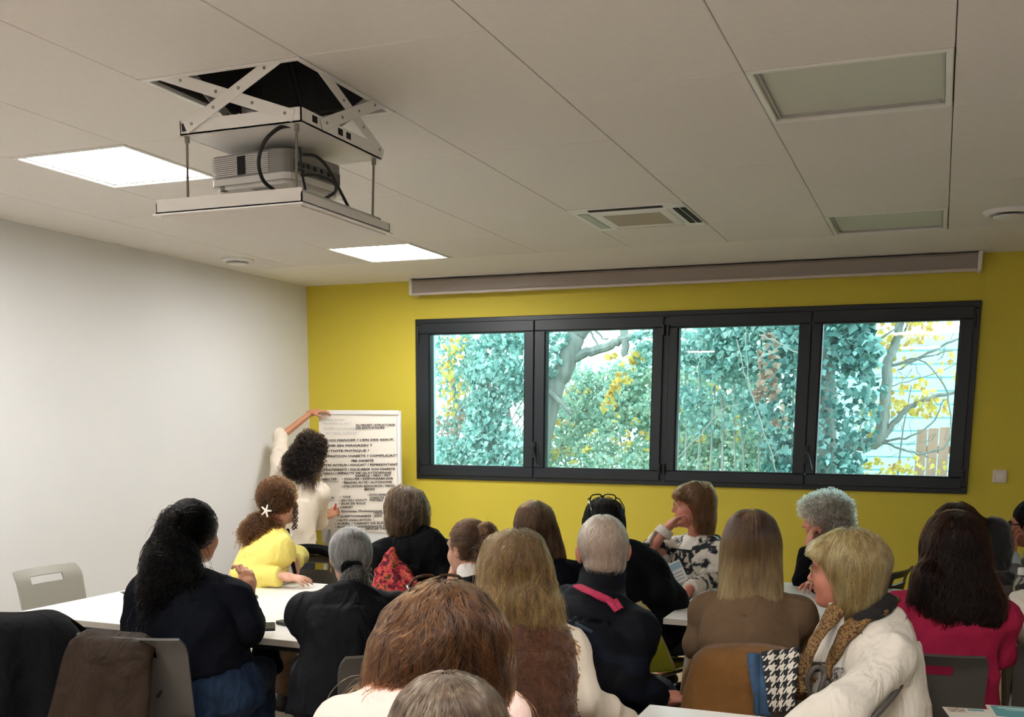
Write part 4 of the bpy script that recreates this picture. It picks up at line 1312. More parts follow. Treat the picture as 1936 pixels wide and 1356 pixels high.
        sdf_object('lips', L, mat('lips_rose', srgb(168, 92, 84), .45), s.root, s.o, h=.003)
    def glasses(s, m, up=0.0, fwdo=0.0, tilt=0.0, w=.026, hh=.019, r=.0018, name='glasses', onhead=None, lens=None):
        b = MB()
        if onhead is None: X = lambda x, y, z: s.W(x, y + fwdo, z + up)
        else:
            oc, oR = onhead
            X = lambda x, y, z: oc + oR @ V3(x, y, z)
        for sg in (-1, 1):
            pts = []
            for k in range(17):
                a = 2 * math.pi * k / 16
                ca, sa = math.cos(a), math.sin(a)
                pts.append(X(sg * .033 + w * np.sign(ca) * abs(ca) ** .7, .106 - .012 * abs(sg * .033 + w * ca) / .06 , .004 + hh * np.sign(sa) * abs(sa) ** .7))
            b.tube(pts, r, 6)
            b.tube([X(sg * .059, .094, .010), X(sg * .076, .080, .011), X(sg * .080, .0, .010), X(sg * .079, -.02, -.002), X(sg * .077, -.035, -.018)], r, 6)
        b.tube([X(-.010, .106, .010), X(0, .110, .012), X(.010, .106, .010)], r, 6)
        o = s.part(name, b, m)
        return o
    # ---- hair
    def hair(s, prims, mats, n, length, seed=1, tie=None, face_cut=True, rad=.0008, curl=None, wave=None, flow=None, name='hair', clump=.004, off=(0, .006), spread=.12, start=None, h=.010, lenvar=.5, npts=12, cutk=.02, cuts=None, lump=.0, cfreq=70):
        """prims(S, W) adds the hair volume; strands are combed over it"""
        S = SDF(); stop = None
        prims(S, s)
        if face_cut:
            c = (0, .125, -.03) if face_cut is True else face_cut[0]; r = (.062, .085, .105) if face_cut is True else face_cut[1]
            S.ell(s.W(*c), np.array(r) * s.sc, s.R, k=cutk, mode='-')
            cc, rr = s.W(*c), np.array(r) * s.sc - .006
            stop = lambda q: ((((q - cc) @ s.R) / rr) ** 2).sum(-1) < 1
        if cuts: cuts(S, s)
        ms, mb = mats
        V, F = S.mesh(h)
        rng = np.random.default_rng(seed)
        N = S.grad(V)
        V = V - N * .003
        if lump: V = V + N * (lump * wav(V, rng, 60, 5))[:, None]
        shell = new_mesh(name, V, F, mb, s.root, s.o, smooth=True)
        crown = s.W(0, -.03, .12)
        if flow is None:
            if tie is None:
                def flow(p):
                    v = p - crown; r = np.linalg.norm(v, axis=1, keepdims=True)
                    w = np.clip(1 - r / .14, 0, 1)
                    return unit_rows(v) * w * .8 + V3(0, 0, -1) * (1 - .5 * w)
            else:
                def flow(p): return unit_rows(tie - p)
        strands(name + '_strands', S, ms, shell, s.o, n, length, flow, seed, npts=npts, rad=rad, curl=curl, wave=wave, off=off, clump=clump, spread=spread, start=start, lenvar=lenvar, cfreq=cfreq, stop=stop)
        return shell, S
def H_cap(S, s, r=(.086, .104, .098), c=(0, -.016, .030), k=.03):
    S.ell(s.W(*c), np.array(r) * s.sc, s.R, k=k)
# ---------------------------------------------------------------- people
def yv(px, rel): return view_yaw(px) + D2R(rel)
K = lambda *c: srgb(*c)
HM_black = hair_mats('hair_black', [K(9, 8, 8), K(18, 15, 14), K(36, 30, 27)], dark=.2, ior=1.22)
HM_dkbrown = hair_mats('hair_dark_brown', [K(22, 13, 11), K(40, 23, 17), K(76, 40, 26)], dark=.3, ior=1.3)
HM_brown = hair_mats('hair_brown', [K(50, 34, 25), K(86, 60, 42), K(140, 104, 72)])
HM_auburn = hair_mats('hair_auburn', [K(44, 28, 21), K(76, 49, 36), K(142, 98, 66), K(94, 60, 42)])
HM_wavydark = hair_mats('hair_wavy_dark', [K(16, 12, 11), K(36, 27, 23), K(74, 58, 48)], dark=.4, ior=1.35)
HM_curlbr = hair_mats('hair_curly_brown', [K(64, 42, 28), K(100, 66, 44), K(140, 98, 64)])
HM_grey = hair_mats('hair_grey', [K(84, 82, 80), K(130, 128, 124), K(176, 172, 166)], dark=.62, vivid=1.0)
HM_silver = hair_mats('hair_silver', [K(150, 142, 130), K(186, 178, 164), K(216, 208, 194)], dark=.66, vivid=1.2)
HM_silver = (HM_silver[0], mat('grey_scalp', srgb(168, 142, 124), .6, var=.15, vscale=40))
HM_ash = hair_mats('hair_grey_brown', [K(52, 40, 32), K(84, 68, 56), K(136, 116, 98), K(196, 176, 152)], vivid=1.3)
HM_dirty = hair_mats('hair_dark_blonde', [K(70, 52, 36), K(112, 86, 60), K(166, 130, 84), K(214, 176, 118)], dark=.78, grad=(1.02, 1.27, K(70, 54, 38)))
HM_ombre = hair_mats('hair_ombre_blonde', [K(122, 96, 70), K(174, 138, 94), K(216, 178, 122)], dark=.8, grad=(.99, 1.22, K(48, 36, 30)))
HM_blonde = hair_mats('hair_blonde', [K(112, 84, 54), K(164, 132, 88), K(214, 180, 122), K(234, 208, 156)], dark=.72)
HM_curlgr = hair_mats('hair_curly_grey', [K(112, 100, 86), K(176, 164, 148), K(226, 218, 202)], dark=.9, vivid=1.1)
HM_bobbr = hair_mats('hair_bob_brown', [K(44, 32, 25), K(84, 64, 48), K(158, 130, 102)])
M_navy = mat('navy_knit', srgb(11, 14, 23), .85, var=.2, vscale=20, bump=.25, bscale=260, fold=.45)
M_jeans = mat('blue_denim', srgb(38, 54, 78), .8, var=.35, vscale=26, bump=.25, bscale=420, fold=.5)
M_djeans = mat('dark_denim', srgb(26, 30, 40), .8, var=.3, vscale=26, bump=.2, bscale=420)
M_yellowk = mat('yellow_cardigan_knit', srgb(240, 222, 120), .85, var=.06, vscale=20, bump=.3, bscale=260, sheen=.1, fold=.4)
M_blazer = mat('black_blazer', srgb(10, 11, 16), .65, var=.2, vscale=10, bump=.15, bscale=300, fold=.6)
M_blackk = mat('black_knit', srgb(9, 9, 12), .85, var=.25, vscale=16, bump=.25, bscale=240, fold=.5)
M_cream = mat('cream_knit', srgb(226, 214, 196), .85, var=.05, vscale=14, bump=.3, bscale=260, sheen=.1, fold=.3)
M_pinkpale = mat('pale_pink_knit', srgb(240, 208, 196), .85, var=.04, vscale=12, bump=.25, bscale=260, sheen=.1, fold=.3)
M_taupe = mat('taupe_knit', srgb(112, 90, 68), .85, var=.1, vscale=16, bump=.25, bscale=280, fold=.55)
M_pink = mat('raspberry_knit', srgb(164, 36, 70), .85, var=.12, vscale=18, bump=.3, bscale=260, fold=.4)
M_whitej = mat('off_white_fleece', srgb(224, 216, 202), .85, var=.04, vscale=10, bump=.2, bscale=220, sheen=.1, fold=.8)
M_fur = mat('brown_fleece', srgb(84, 48, 28), .95, var=.4, vscale=34, bump=.9, bscale=70, sheen=.4)
M_floral = ramp_mat('black_white_floral', [(0, K(26, 28, 34)), (.44, K(34, 36, 42)), (.52, K(205, 198, 186)), (1, K(226, 220, 208))], scale=16, detail=5, stretch=(1, 1, 1))
M_scarffl = ramp_mat('red_floral_scarf', [(0, K(40, 18, 24)), (.42, K(84, 30, 36)), (.5, K(176, 50, 70)), (.56, K(200, 96, 66)), (.62, K(78, 60, 40)), (1, K(120, 30, 56))], scale=34, detail=3)
M_plaid = ramp_mat('dark_plaid', [(0, K(8, 9, 13)), (.54, K(12, 14, 20)), (.62, K(19, 25, 37)), (1, K(14, 16, 22))], scale=7, detail=1, stretch=(1, 1, 2))
M_mustard = ramp_mat('mustard_patterned_scarf', [(0, K(128, 124, 40)), (.25, K(146, 118, 74)), (.5, K(122, 92, 60)), (.8, K(80, 54, 38)), (1, K(70, 44, 32))], scale=150, tex='VORONOI', bump=.4)
M_bfur = mat('black_shaggy_fleece', srgb(10, 12, 18), .9, var=.4, vscale=50, bump=.9, bscale=90, sheen=.3)
M_greyk = mat('grey_knit', srgb(112, 110, 108), .85, var=.15, vscale=30, bump=.3, bscale=240)
M_shoe = mat('black_leather_shoe', srgb(18, 18, 20), .35)
M_brownpant = mat('brown_patterned_trousers', srgb(112, 88, 66), .85, var=.35, vscale=26, bump=.2, bscale=300)
M_blackpant = mat('black_trousers', srgb(20, 20, 24), .8, var=.2, vscale=18)
M_tortoise = mat('tortoise_frame', srgb(52, 30, 18), .25)
M_blkframe = mat('black_frame', srgb(16, 16, 18), .25)
M_goldframe = mat('thin_gold_frame', srgb(176, 150, 104), .3, metal=.7)
M_white = mat('white_cotton', srgb(226, 222, 214), .8, var=.04, vscale=10)

def seat_for(p, label, m=None, back=.0, yaw=None, group='grey plastic chairs', d=(0, 0)):
    y = p.pyaw if yaw is None else yaw
    f = rot(y)[:, 1]; r = rot(y)[:, 0]
    chair(p.hip - f * (.0 + back) + r * d[0] + f * d[1], y, label, m, group)

# ---- 1 the presenter at the flip chart
def _():
    arms = dict(L=dict(el=PY(531, 826, -.66), wr=PY(588, 781, -.46), d=PY(618, 775, -.385) - PY(588, 781, -.46), n=V3(-.3, -.5, .8), curl=.75, fine=True),
                R=dict(el=PY(603, 985, -.66), wr=PY(616, 978, -.50), d=PY(640, 960, -.40) - PY(614, 978, -.50), n=V3(.3, -.7, .5), curl=.8, fine=True))
    hip = PY(551, 1025, -.86)
    kn = {k: hip + V3(sg * .09, .03, -.40) for k, sg in (('L', -1), ('R', 1))}
    an = {k: V3(kn[k][0], kn[k][1] - .03, .085) for k in 'LR'}
    p = Person('standing person with dark wavy hair in cream sweater writing at the flip chart', PY(589, 853, -.80), yv(590, -38), D2R(-16), D2R(8), neck=PY(569, 908, -.83), byaw=yv(560, -14), hip=hip, sw=.155, sc=.97, w=.95,
               arms=arms, skin=SK_WARM, knees=kn, ankles=an, face=True, facefine=.008)
    p.top('sweater', M_cream, off=.018, bulk=.012, hem=-.05, sleeve=1.12, wr=.014, wfreq=18, seed=2)
    # left sleeve is pushed up to the elbow, right one too
    p.trousers(mat('navy_trousers', srgb(24, 30, 46), .8), end=.98, shoes=M_shoe, top=.14)
    def pr(S, s):
        H_cap(S, s, (.094, .108, .104), (0, -.022, .03))
        S.loft([(PY(577, 860, -.84), s.R0[:, 0], s.R0[:, 1], .095, .08), (PY(568, 880, -.87), s.R0[:, 0], s.R0[:, 1], .115, .075), (PY(572, 897, -.88), s.R0[:, 0], s.R0[:, 1], .10, .05)], k=.04)
    p.hair(pr, HM_wavydark, 1800, .20, 3, curl=(.012, .05), rad=.0014, clump=.016, off=(-.002, .014), spread=.4, lump=.006)
    a = p.wr['R'] + unit(p.hd['R']['d']) * .08
    o = MB().tube([a + V3(-.02, .0, -.05), a + V3(.015, .01, .06)], .007, 8).build('marker_pen', mat('marker_red', srgb(190, 70, 60), .4), None, a, smooth=True)
    tag(o, 'red marker pen held against the flip chart paper', 'pen')
Person.__init__.__defaults__
_pi = Person.__init__
def _init(s, label, hc, hyaw, *a, **k):
    s.R0 = rot(hyaw); s.hyaw = hyaw
    _pi(s, label, hc, hyaw, *a, **k)
Person.__init__ = _init
_()

def curtain(S, s, rows, k=.03):
    """hair hanging behind the head: rows of (x, y, z, half width, half depth) in the upright head frame"""
    rows = [(rows[0][0], -.018, .085, .064, .068)] + list(rows)
    rows = spl([np.array(r) for r in rows], 4)
    S.loft([(s.hc + s.R0 @ V3(x, y, z), s.R0[:, 0], s.R0[:, 1], a, b) for x, y, z, a, b in rows], k=k)

# ---- 2 dark ponytail, navy sweater, jeans
def _():
    D = 4.05
    arms = dict(R=dict(el=P(466, 1186, D - .02), wr=P(470, 1118, D + .16), d=V3(-.35, .35, .8), n=V3(.8, -.4, .3), curl=1.15, fine=True),
                L=dict(el=P(262, 1225, D + .0), wr=P(330, 1240, D + .28)))
    p = Person('person in navy sweater and jeans with long black ponytail seen from behind', P(366, 1008, D), yv(366, -42), D2R(-4), D2R(4), neck=P(345, 1082, D - .03), byaw=yv(350, -22), pyaw=yv(380, -14), hip=P(392, 1308, D + .01), sw=.170, w=1.08,
               arms=arms, skin=SK_WARM, face=True, facefine=.008)
    p.top('sweater', M_navy, off=.016, bulk=.012, hem=.20, sleeve=1.18, wr=.018, wfreq=14, seed=4, collar=(.05, .02))
    p.trousers(M_jeans, off=.020, shoes=M_shoe, top=.30, wr=.006)
    H_ = lambda S, s: H_cap(S, s, (.088, .106, .10), (0, -.016, .028))
    tie = p.W(0, -.115, .06)
    p.hair(H_, HM_black, 1900, .16, 7, tie=tie, rad=.0009, clump=.003, spread=.1)
    def tail(S, s):
        S.cap(tie, P(333, 1000, D - .07), .036, .052, k=.03); S.cap(P(333, 1000, D - .07), P(316, 1060, D - .10), .052, .075, k=.03)
        S.cap(P(316, 1060, D - .10), P(300, 1120, D - .11), .075, .062, k=.03); S.cap(P(338, 1030, D - .07), P(352, 1090, D - .10), .05, .055, k=.03)
        S.cap(P(300, 1110, D - .11), P(292, 1150, D - .11), .055, .03, k=.03)
    p.hair(tail, HM_black, 2200, .26, 8, face_cut=False, name='ponytail', wave=(.010, .045), rad=.0009, clump=.012, spread=.5, off=(-.004, .016), lump=.008)
    p.part('hair_band', MB().tube([tie + p.R @ (V3(math.cos(a), 0, math.sin(a)) * .034) for a in np.linspace(0, 6.28, 14)], .008, 6), M_blackk)
    p.part('earring', MB().lathe([(.0005, -.006), (.006, 0), (.0005, .006)], p.W(.082, -.006, -.042), 8), M_goldframe)
    b = MB(); w_ = p.wr['R']; dd = unit(p.hd['R']['d']); 
    a1 = unit(np.cross(dd, V3(1, 0, 0))); a2 = np.cross(dd, a1)
    b.tube([w_ - dd * .03 + (a1 * math.cos(q) + a2 * math.sin(q)) * .031 for q in np.linspace(0, 6.28, 16)], .004, 6)
    p.part('wristwatch', b, mat('watch_olive', srgb(120, 116, 60), .4))
    return p
p2 = _()
cy_ = view_yaw(240) + D2R(-34)
cb = P(236, 1212, 3.74)
cloc = V3(cb[0] - math.sin(cy_) * .27, cb[1] + math.cos(cy_) * .27, 0)
chair(cloc, cy_, 'grey chair under the brown leather jacket, behind the black ponytail')
hang('brown_jacket', 'brown leather jacket hung over the chair of the jeans wearer', cloc, cy_, .34, .46, .28, .6, M_browncoat, 8, amp=.045, ztop=.842, bulk=.022, shift=-.08, off=-.05)

# ---- 3 yellow cardigan, curly hair
def _():
    D = 5.62
    nk = P(523, 1003, D)
    f = rot(yv(500, -78))[:, 1]
    arms = dict(R=dict(el=P(458, 1088, D - .13), wr=P(535, 1090, D - .2), d=P(565, 1094, D - .2) - P(535, 1090, D - .2), n=V3(0, -.3, 1), curl=.4),
                L=dict(el=P(560, 1050, D + .25), wr=P(556, 1062, D + .02), d=V3(-.02, -.2, -.9), n=V3(.7, -.6, .1), curl=.4, fine=True))
    p = Person('seated person in yellow cardigan with curly brown hair in a clip', P(528, 949, D), yv(528, -68), D2R(-6), 0, neck=nk, byaw=yv(500, -70), pyaw=yv(500, -60), hip=P(478, 1158, D), sw=.15, sc=.95, w=.95,
               arms=arms, skin=SK_FAIR, face=True, facefine=.007)
    p.top('cardigan', M_yellowk, off=.016, bulk=.012, hem=-.14, sleeve=1.92, wr=.016, wfreq=18, seed=6)
    p.trousers(M_djeans, shoes=M_shoe)
    tie = p.W(.0, -.10, -.005)
    p.hair(lambda S, s: H_cap(S, s, (.090, .106, .10), (0, -.016, .03)), HM_curlbr, 1500, .14, 11, tie=tie, curl=(.006, .03), rad=.0012, clump=.008, spread=.35, off=(0, .01))
    def tail(S, s):
        S.ell(P(494, 996, D - .03), (.085, .07, .06), k=.03); S.ell(P(478, 1008, D - .03), (.07, .06, .045), k=.03); S.ell(P(510, 990, D - .02), (.05, .05, .05), k=.03); S.ell(P(500, 1012, D - .03), (.05, .05, .035), k=.03)
    p.hair(tail, HM_curlbr, 1500, .10, 12, face_cut=False, name='curly_bunch', curl=(.010, .03), rad=.0012, clump=.01, spread=.8, off=(-.002, .012), lump=.008)
    b = MB()
    pts = [p.W(.066, .062, .0), p.W(.074, .07, -.05), p.W(.066, .075, -.10), p.W(.075, .07, -.15)]
    for k in range(5):
        q = spl([a + V3(.006 * math.sin(k * 2), .0, .006 * k * .3) for a in pts], 8)
        q = [a + V3(.010 * math.cos(i * .9 + k), .010 * math.sin(i * .9 + k), 0) for i, a in enumerate(q)]
        b.tube(q, .0028, 5)
    p.part('hair_lock', b, HM_curlbr[1])
    b = MB(); c = P(503, 966, D - .13)
    for a in (0, 1.25, 2.5, 3.8, 5.0):
        b.tube([c, c + RT * .028 * math.cos(a) + UP * .034 * math.sin(a)], [.006, .004], 6)
    p.part('hair_clip', b, mat('clip_white', srgb(226, 218, 208), .4))
    b = MB(); 
    b.tube(spl([p.neck + f * .06 + V3(0, 0, .0), P(548, 1040, D - .1), P(558, 1085, D - .12)], 6), .011, 6)
    p.part('lanyard', b, M_blackk)
    b = MB(); b.tube(spl([p.neck + f * .075 + V3(0, 0, -.02), P(543, 1040, D - .08), P(552, 1088, D - .11)], 6), .016, 6)
    p.part('cardigan_border', b, M_white)
    seat_for(p, 'dark blue backed chair under the yellow cardigan', mat('dark_blue_shell', srgb(28, 52, 84), .45), group=None, d=(0, .0))
_()
# empty chair with a black jacket beyond the table
cl = P(590, 1048, 6.05); yaw_c = D2R(180 + 12)
cl = V3(cl[0] - math.sin(yaw_c) * .27, cl[1] + math.cos(yaw_c) * .27, 0)
chair(cl, yaw_c, 'grey chair with a black strap over its back beside the flip chart', mat('dark_grey_shell', srgb(88, 82, 76), .5), None)
b = MB()
for k, (off_, r) in enumerate(((0, .03), (.035, .026), (-.03, .022))):
    pts = [at_chair(cl, yaw_c, (x, -.255 + off_, z)) for x, z in ((-.25, .50), (-.255, .68), (-.21, .80), (-.08, .865), (.08, .865), (.21, .80), (.255, .68), (.25, .50))]
    b.tube(spl(pts, 5), r, 8)
o = b.build('black_bag', M_blackk, None, cl, smooth=True); tag(o, 'black bag slung around the back of the empty chair beside flip chart', 'bag')

# ---- 4 grey low bun, black blazer
def _():
    D = 3.88
    arms = dict(L=dict(el=P(610, 1228, D - .02), wr=P(596, 1240, D + .30), n=V3(0, 0, 1)), R=dict(el=P(742, 1235, D), wr=P(720, 1250, D + .3)))
    p = Person('person in black blazer with grey hair in a low bun seen from behind', P(663, 1056, D + .02), yv(663, 3), D2R(-4), 0, neck=P(670, 1112, D - .03), byaw=yv(670, 6), hip=P(652, 1300, D - .08), sw=.166, sc=.93, w=1.0, hz=.5, arms=arms, skin=SK_WARM)
    def pads(S):
        for k in 'LR': S.ell(p.sh[k] + V3(0, 0, .012), (.058, .058, .046), k=.03)
    p.top('blazer', M_blazer, off=.018, bulk=.016, hem=-.30, sleeve=1.93, wr=.014, wfreq=14, seed=9, collar=(.056, .03), extra=pads)
    p.trousers(M_blackpant, shoes=M_shoe)
    tie = p.W(.0, -.098, -.035)
    p.hair(lambda S, s: H_cap(S, s, (.084, .102, .098), (0, -.016, .028)), HM_grey, 2600, .17, 13, tie=tie, rad=.0008, clump=.002, spread=.06, off=(0, .003))
    p.part('hair_band', MB().tube([tie + p.R @ (V3(math.cos(a), -.2, math.sin(a) * .8) * .030) for a in np.linspace(0, 6.28, 14)], .013, 8), M_blackk)
    def bun(S, s):
        S.ell(s.W(.004, -.118, -.07), (.046, .034, .034), k=.02); S.ell(s.W(.02, -.115, -.055), (.03, .03, .03), k=.02); S.ell(s.W(-.01, -.112, -.088), (.034, .028, .024), k=.02)
    p.hair(bun, hair_mats('hair_grey_dark', [K(48, 46, 46), K(78, 74, 72), K(124, 120, 116)]), 900, .07, 14, face_cut=False, name='bun', rad=.0008, flow=lambda q: np.cross(q - p.W(0, -.112, -.07), p.R @ V3(0, 1, .3)), clump=.005, spread=.2)
    for sg in (-1, 1): p.part('earring', MB().lathe([(.0005, -.02), (.004, -.01), (.0005, 0)], p.W(sg * .080, -.006, -.034), 8), M_goldframe)
    seat_for(p, 'grey chair behind the black blazer', yaw=yv(700, 26), d=(.07, -.06))
    return p
p4 = _()

# ---- 5 brown bob, black jacket, red floral scarf
def _():
    D = 5.3
    f = rot(yv(770, 55))[:, 1]
    hip = P(752, 1168, D + .1)
    kn = {'L': P(548, 1228, 5.55), 'R': P(600, 1222, 5.75)}
    an = {'L': P(536, 1318, 5.62), 'R': P(600, 1318, 5.75)}
    arms = dict(L=dict(el=P(722, 1092, D - .02), wr=P(742, 1028, D + .1), d=V3(0, .2, 1), n=V3(-.8, -.5, 0), curl=.9), R=dict(el=P(845, 1092, D - .05), wr=P(800, 1115, D + .05)))
    p = Person('seated person with brown bob in black jacket and red floral scarf', P(765, 968, D), yv(765, 38), D2R(-8), D2R(-6), neck=P(787, 1014, D), byaw=yv(780, 30), pyaw=yv(760, 70), hip=hip, sw=.175, w=1.12, arms=arms, skin=SK_FAIR, knees=kn, ankles=an, face=True, facefine=.009)
    def ex(S):
        S.ell(P(808, 1050, D - .02), (.12, .10, .15), k=.05)
    p.top('jacket', M_blackk, off=.02, bulk=.02, hem=-.15, sleeve=1.9, wr=.010, seed=15, collar=(.06, .04), extra=ex)
    p.trousers(M_brownpant, off=.012, shoes=M_shoe)
    S = SDF()
    S.loft([(P(744, 1036, D - .15), RT, FW, .012, .015), (P(738, 1056, D - .17), RT, FW, .032, .025), (P(732, 1084, D - .19), RT, FW, .062, .035), (P(738, 1122, D - .21), RT, FW, .10, .04)], k=.03)
    S.cap(P(752, 1068, D - .14), P(782, 1104, D - .18), .03, .028, k=.03)
    sdf_object('scarf', S, M_scarffl, p.root, p.o, h=.010, wr=.006, wfreq=50, seed=3)['label'] = 'red and orange floral scarf end'
    def pr(S, s):
        H_cap(S, s, (.090, .106, .099), (0, -.018, .028)); curtain(S, s, [(0, -.02, .02, .094, .10), (0, -.03, -.06, .104, .09), (0, -.04, -.115, .085, .065)])
    p.hair(pr, HM_bobbr, 2600, .18, 16, rad=.0011, clump=.014, wave=(.008, .07), spread=.22, off=(-.005, .009), lump=.003, cfreq=55)
    seat_for(p, 'grey chair hidden under the black jacket and floral scarf')
_()

# ---- 6 brown updo
def _():
    D = 4.25
    arms = dict(L=dict(el=P(850, 1135, D + .1), wr=P(856, 1100, D + .08), d=V3(.12, .1, 1), n=V3(-.6, -.75, 0), curl=.9, fine=True), R=dict())
    p = Person('person with brown hair pinned in a twisted bun, hand raised to the mouth', P(886, 1038, D), yv(886, 42), D2R(-6), 0, neck=P(896, 1096, D), byaw=yv(890, 16), sw=.155, sc=.93, arms=arms, skin=SK_FAIR, face=True, facefine=.008)
    p.top('dark_top', M_blackk, off=.015, bulk=.01, sleeve=1.5, seed=18)
    S = SDF(); S.cap(p.neck - p.ax * .02, p.neck + unit(p.hc - p.neck) * .03, .075, .066, k=.02)
    sdf_object('white_collar', S, M_white, p.root, p.o, h=.01)
    p.trousers(M_blackpant, shoes=M_shoe)
    tie = p.W(.01, -.085, .035)
    p.hair(lambda S, s: H_cap(S, s, (.083, .102, .097), (0, -.014, .03)), HM_brown, 1600, .13, 19, tie=tie, rad=.0009, clump=.003, spread=.1)
    def bun(S, s):
        S.ell(s.W(.012, -.108, .05), (.046, .035, .044), k=.02); S.ell(s.W(-.01, -.10, .0), (.04, .035, .04), k=.02); S.ell(s.W(.02, -.10, .082), (.032, .03, .025), k=.02)
    p.hair(bun, HM_auburn, 900, .09, 20, face_cut=False, name='bun', rad=.001, wave=(.006, .03), clump=.008, spread=.5, lump=.006, flow=lambda q: np.cross(q - p.W(0, -.10, .04), p.R @ V3(.2, 1, 0)))
    seat_for(p, 'grey chair hidden under the person with the twisted bun')
_()

# ---- 7 dark blonde, brown fleece vest
def _():
    D = 3.28
    arms = dict(R=dict(el=P(1102, 1318, D - .06), wr=P(1190, 1372, D + .12)), L=dict(el=P(900, 1330, D), wr=P(930, 1390, D + .2)))
    p = Person('person in brown fleece vest and cream sleeves with long dark blonde hair', P(973, 1078, D), yv(973, 6), D2R(-4), 0, neck=P(982, 1160, D - .02), byaw=yv(985, 2), roll=D2R(4), sw=.160, w=1.0, arms=arms)
    p.top('cream_sweater', M_cream, off=.012, bulk=.012, hem=-.12, sleeve=1.93, wr=.012, wfreq=16, seed=22)
    S = SDF(); S.loft(p.rings(-.18, .97, off=.03, bulk=.008), k=.03)
    for k in 'LR': S.ell(p.sh[k] - p.right * (.03 if k == 'R' else -.03), (.062, .07, .06), k=.04)
    S.cap(p.neck - p.ax * .03, p.neck + V3(0, 0, .03), .075, .068, k=.03)
    v = sdf_object('fleece_vest', S, M_fur, p.root, p.o, h=.010, wr=.006, wfreq=22, seed=23, fuzz=.003)
    strands('fleece_pile', S, hair_mats('fleece_strand', [K(70, 38, 22), K(104, 62, 36), K(132, 84, 52)], dark=.34)[0], v, p.o, 9000, .020, lambda q: np.tile(V3(.25, 0, -1), (len(q), 1)) + .5 * np.stack([np.sin(q[:, 2] * 60), np.cos(q[:, 0] * 50), np.sin(q[:, 0] * 70)], 1), 5, npts=5, rad=.0012, clump=.004, off=(.001, .008), spread=.5, curl=(.002, .02))
    p.trousers(M_djeans, shoes=M_shoe)
    def pr(S, s):
        H_cap(S, s, (.096, .108, .102), (0, -.02, .028)); curtain(S, s, [(0, -.035, .02, .102, .09), (0, -.055, -.06, .118, .085), (.0, -.085, -.125, .128, .075), (.004, -.12, -.19, .112, .045)])
    p.hair(pr, HM_dirty, 5200, .26, 24, rad=.0008, clump=.013, wave=(.010, .10), spread=.16, off=(-.003, .012), cfreq=48, lump=.005)
    seat_for(p, 'grey chair hidden under the brown fleece vest', yaw=yv(985, -92))
_()

# ---- 8 auburn hair, pale pink sweater, glasses on the head
def _():
    D = 2.28
    p = Person('person in pale pink sweater with full auburn hair close to the camera', P(836, 1216, D), yv(836, 26), D2R(-5), D2R(3), neck=P(796, 1282, D - .05), byaw=yv(760, 10), sw=.165, w=1.02)
    p.top('pink_sweater', M_pinkpale, off=.016, bulk=.02, hem=-.15, sleeve=1.9, wr=.006, seed=26, collar=(.062, .03))
    p.trousers(M_djeans, shoes=M_shoe)
    def pr(S, s):
        H_cap(S, s, (.100, .112, .104), (0, -.022, .03)); curtain(S, s, [(0, -.03, .03, .112, .10), (-.012, -.04, -.03, .135, .095), (-.02, -.05, -.08, .138, .08)])
        S.cap(P(775, 1215, D - .02), P(722, 1268, D - .03), .075, .03, k=.04); S.cap(P(800, 1250, D - .08), P(830, 1300, D - .08), .07, .05, k=.04); S.cap(P(900, 1230, D - .05), P(912, 1308, D - .06), .06, .05, k=.04); S.cap(P(770, 1240, D - .05), P(760, 1290, D - .05), .06, .03, k=.04)
    lft = -RT
    def fl(q):
        c = p.W(-.0, -.0, .12); v = unit_rows(q - c); side = np.clip((P(850, 1200, D) - q) @ RT / .08, -.6, 1.2)[:, None]
        return v * .5 + V3(0, 0, -.75) + lft * side * .75
    p.hair(pr, HM_auburn, 5600, .24, 27, rad=.0008, clump=.010, wave=(.010, .10), spread=.12, off=(-.002, .012), flow=fl, cfreq=40)
    oc = p.W(0, -.045, .070); oR = p.R @ np.array(rot(0, D2R(34)))
    p.glasses(M_tortoise, onhead=(oc, oR), r=.0034, w=.029, hh=.022)
    seat_for(p, 'grey chair under the pale pink sweater')
_()

# ---- 9 grey brown head at the bottom edge
def _():
    D = 1.72
    p = Person('person with straight grey brown hair cut off by the bottom edge', P(845, 1424, D), yv(845, 8), D2R(-6), 0, sw=.165)
    p.top('dark_top', M_blackk, off=.015, bulk=.01, seed=28)
    p.trousers(M_blackpant, shoes=M_shoe)
    def pr(S, s):
        H_cap(S, s, (.098, .114, .108), (0, -.02, .028)); curtain(S, s, [(0, -.03, .0, .106, .10), (0, -.04, -.09, .112, .085), (0, -.05, -.15, .10, .06)])
    p.hair(pr, HM_ash, 5200, .22, 29, rad=.00065, clump=.004, wave=(.003, .1), spread=.07, off=(0, .005))
    seat_for(p, 'grey chair hidden below the grey brown head')
_()

# ---- 10 long brown hair at the back
def _():
    D = 4.9
    p = Person('person with straight long brown hair in navy top before the yellow wall', P(1008, 998, D), yv(1008, 16), D2R(-3), 0, neck=P(1022, 1050, D), byaw=yv(1020, 12), sw=.16, sc=.97)
    p.top('navy_top', M_navy, off=.014, bulk=.012, seed=31)
    p.trousers(M_djeans, shoes=M_shoe)
    def pr(S, s):
        H_cap(S, s, (.090, .108, .102), (0, -.018, .028)); curtain(S, s, [(.005, -.03, .0, .092, .095), (.015, -.05, -.09, .098, .075), (.03, -.085, -.165, .088, .05)])
    p.hair(pr, HM_brown, 2500, .26, 32, rad=.001, clump=.010, wave=(.006, .1), spread=.12, lump=.004)
    p.glasses(M_goldframe)
    seat_for(p, 'grey chair hidden under the navy top before the yellow wall')
_()

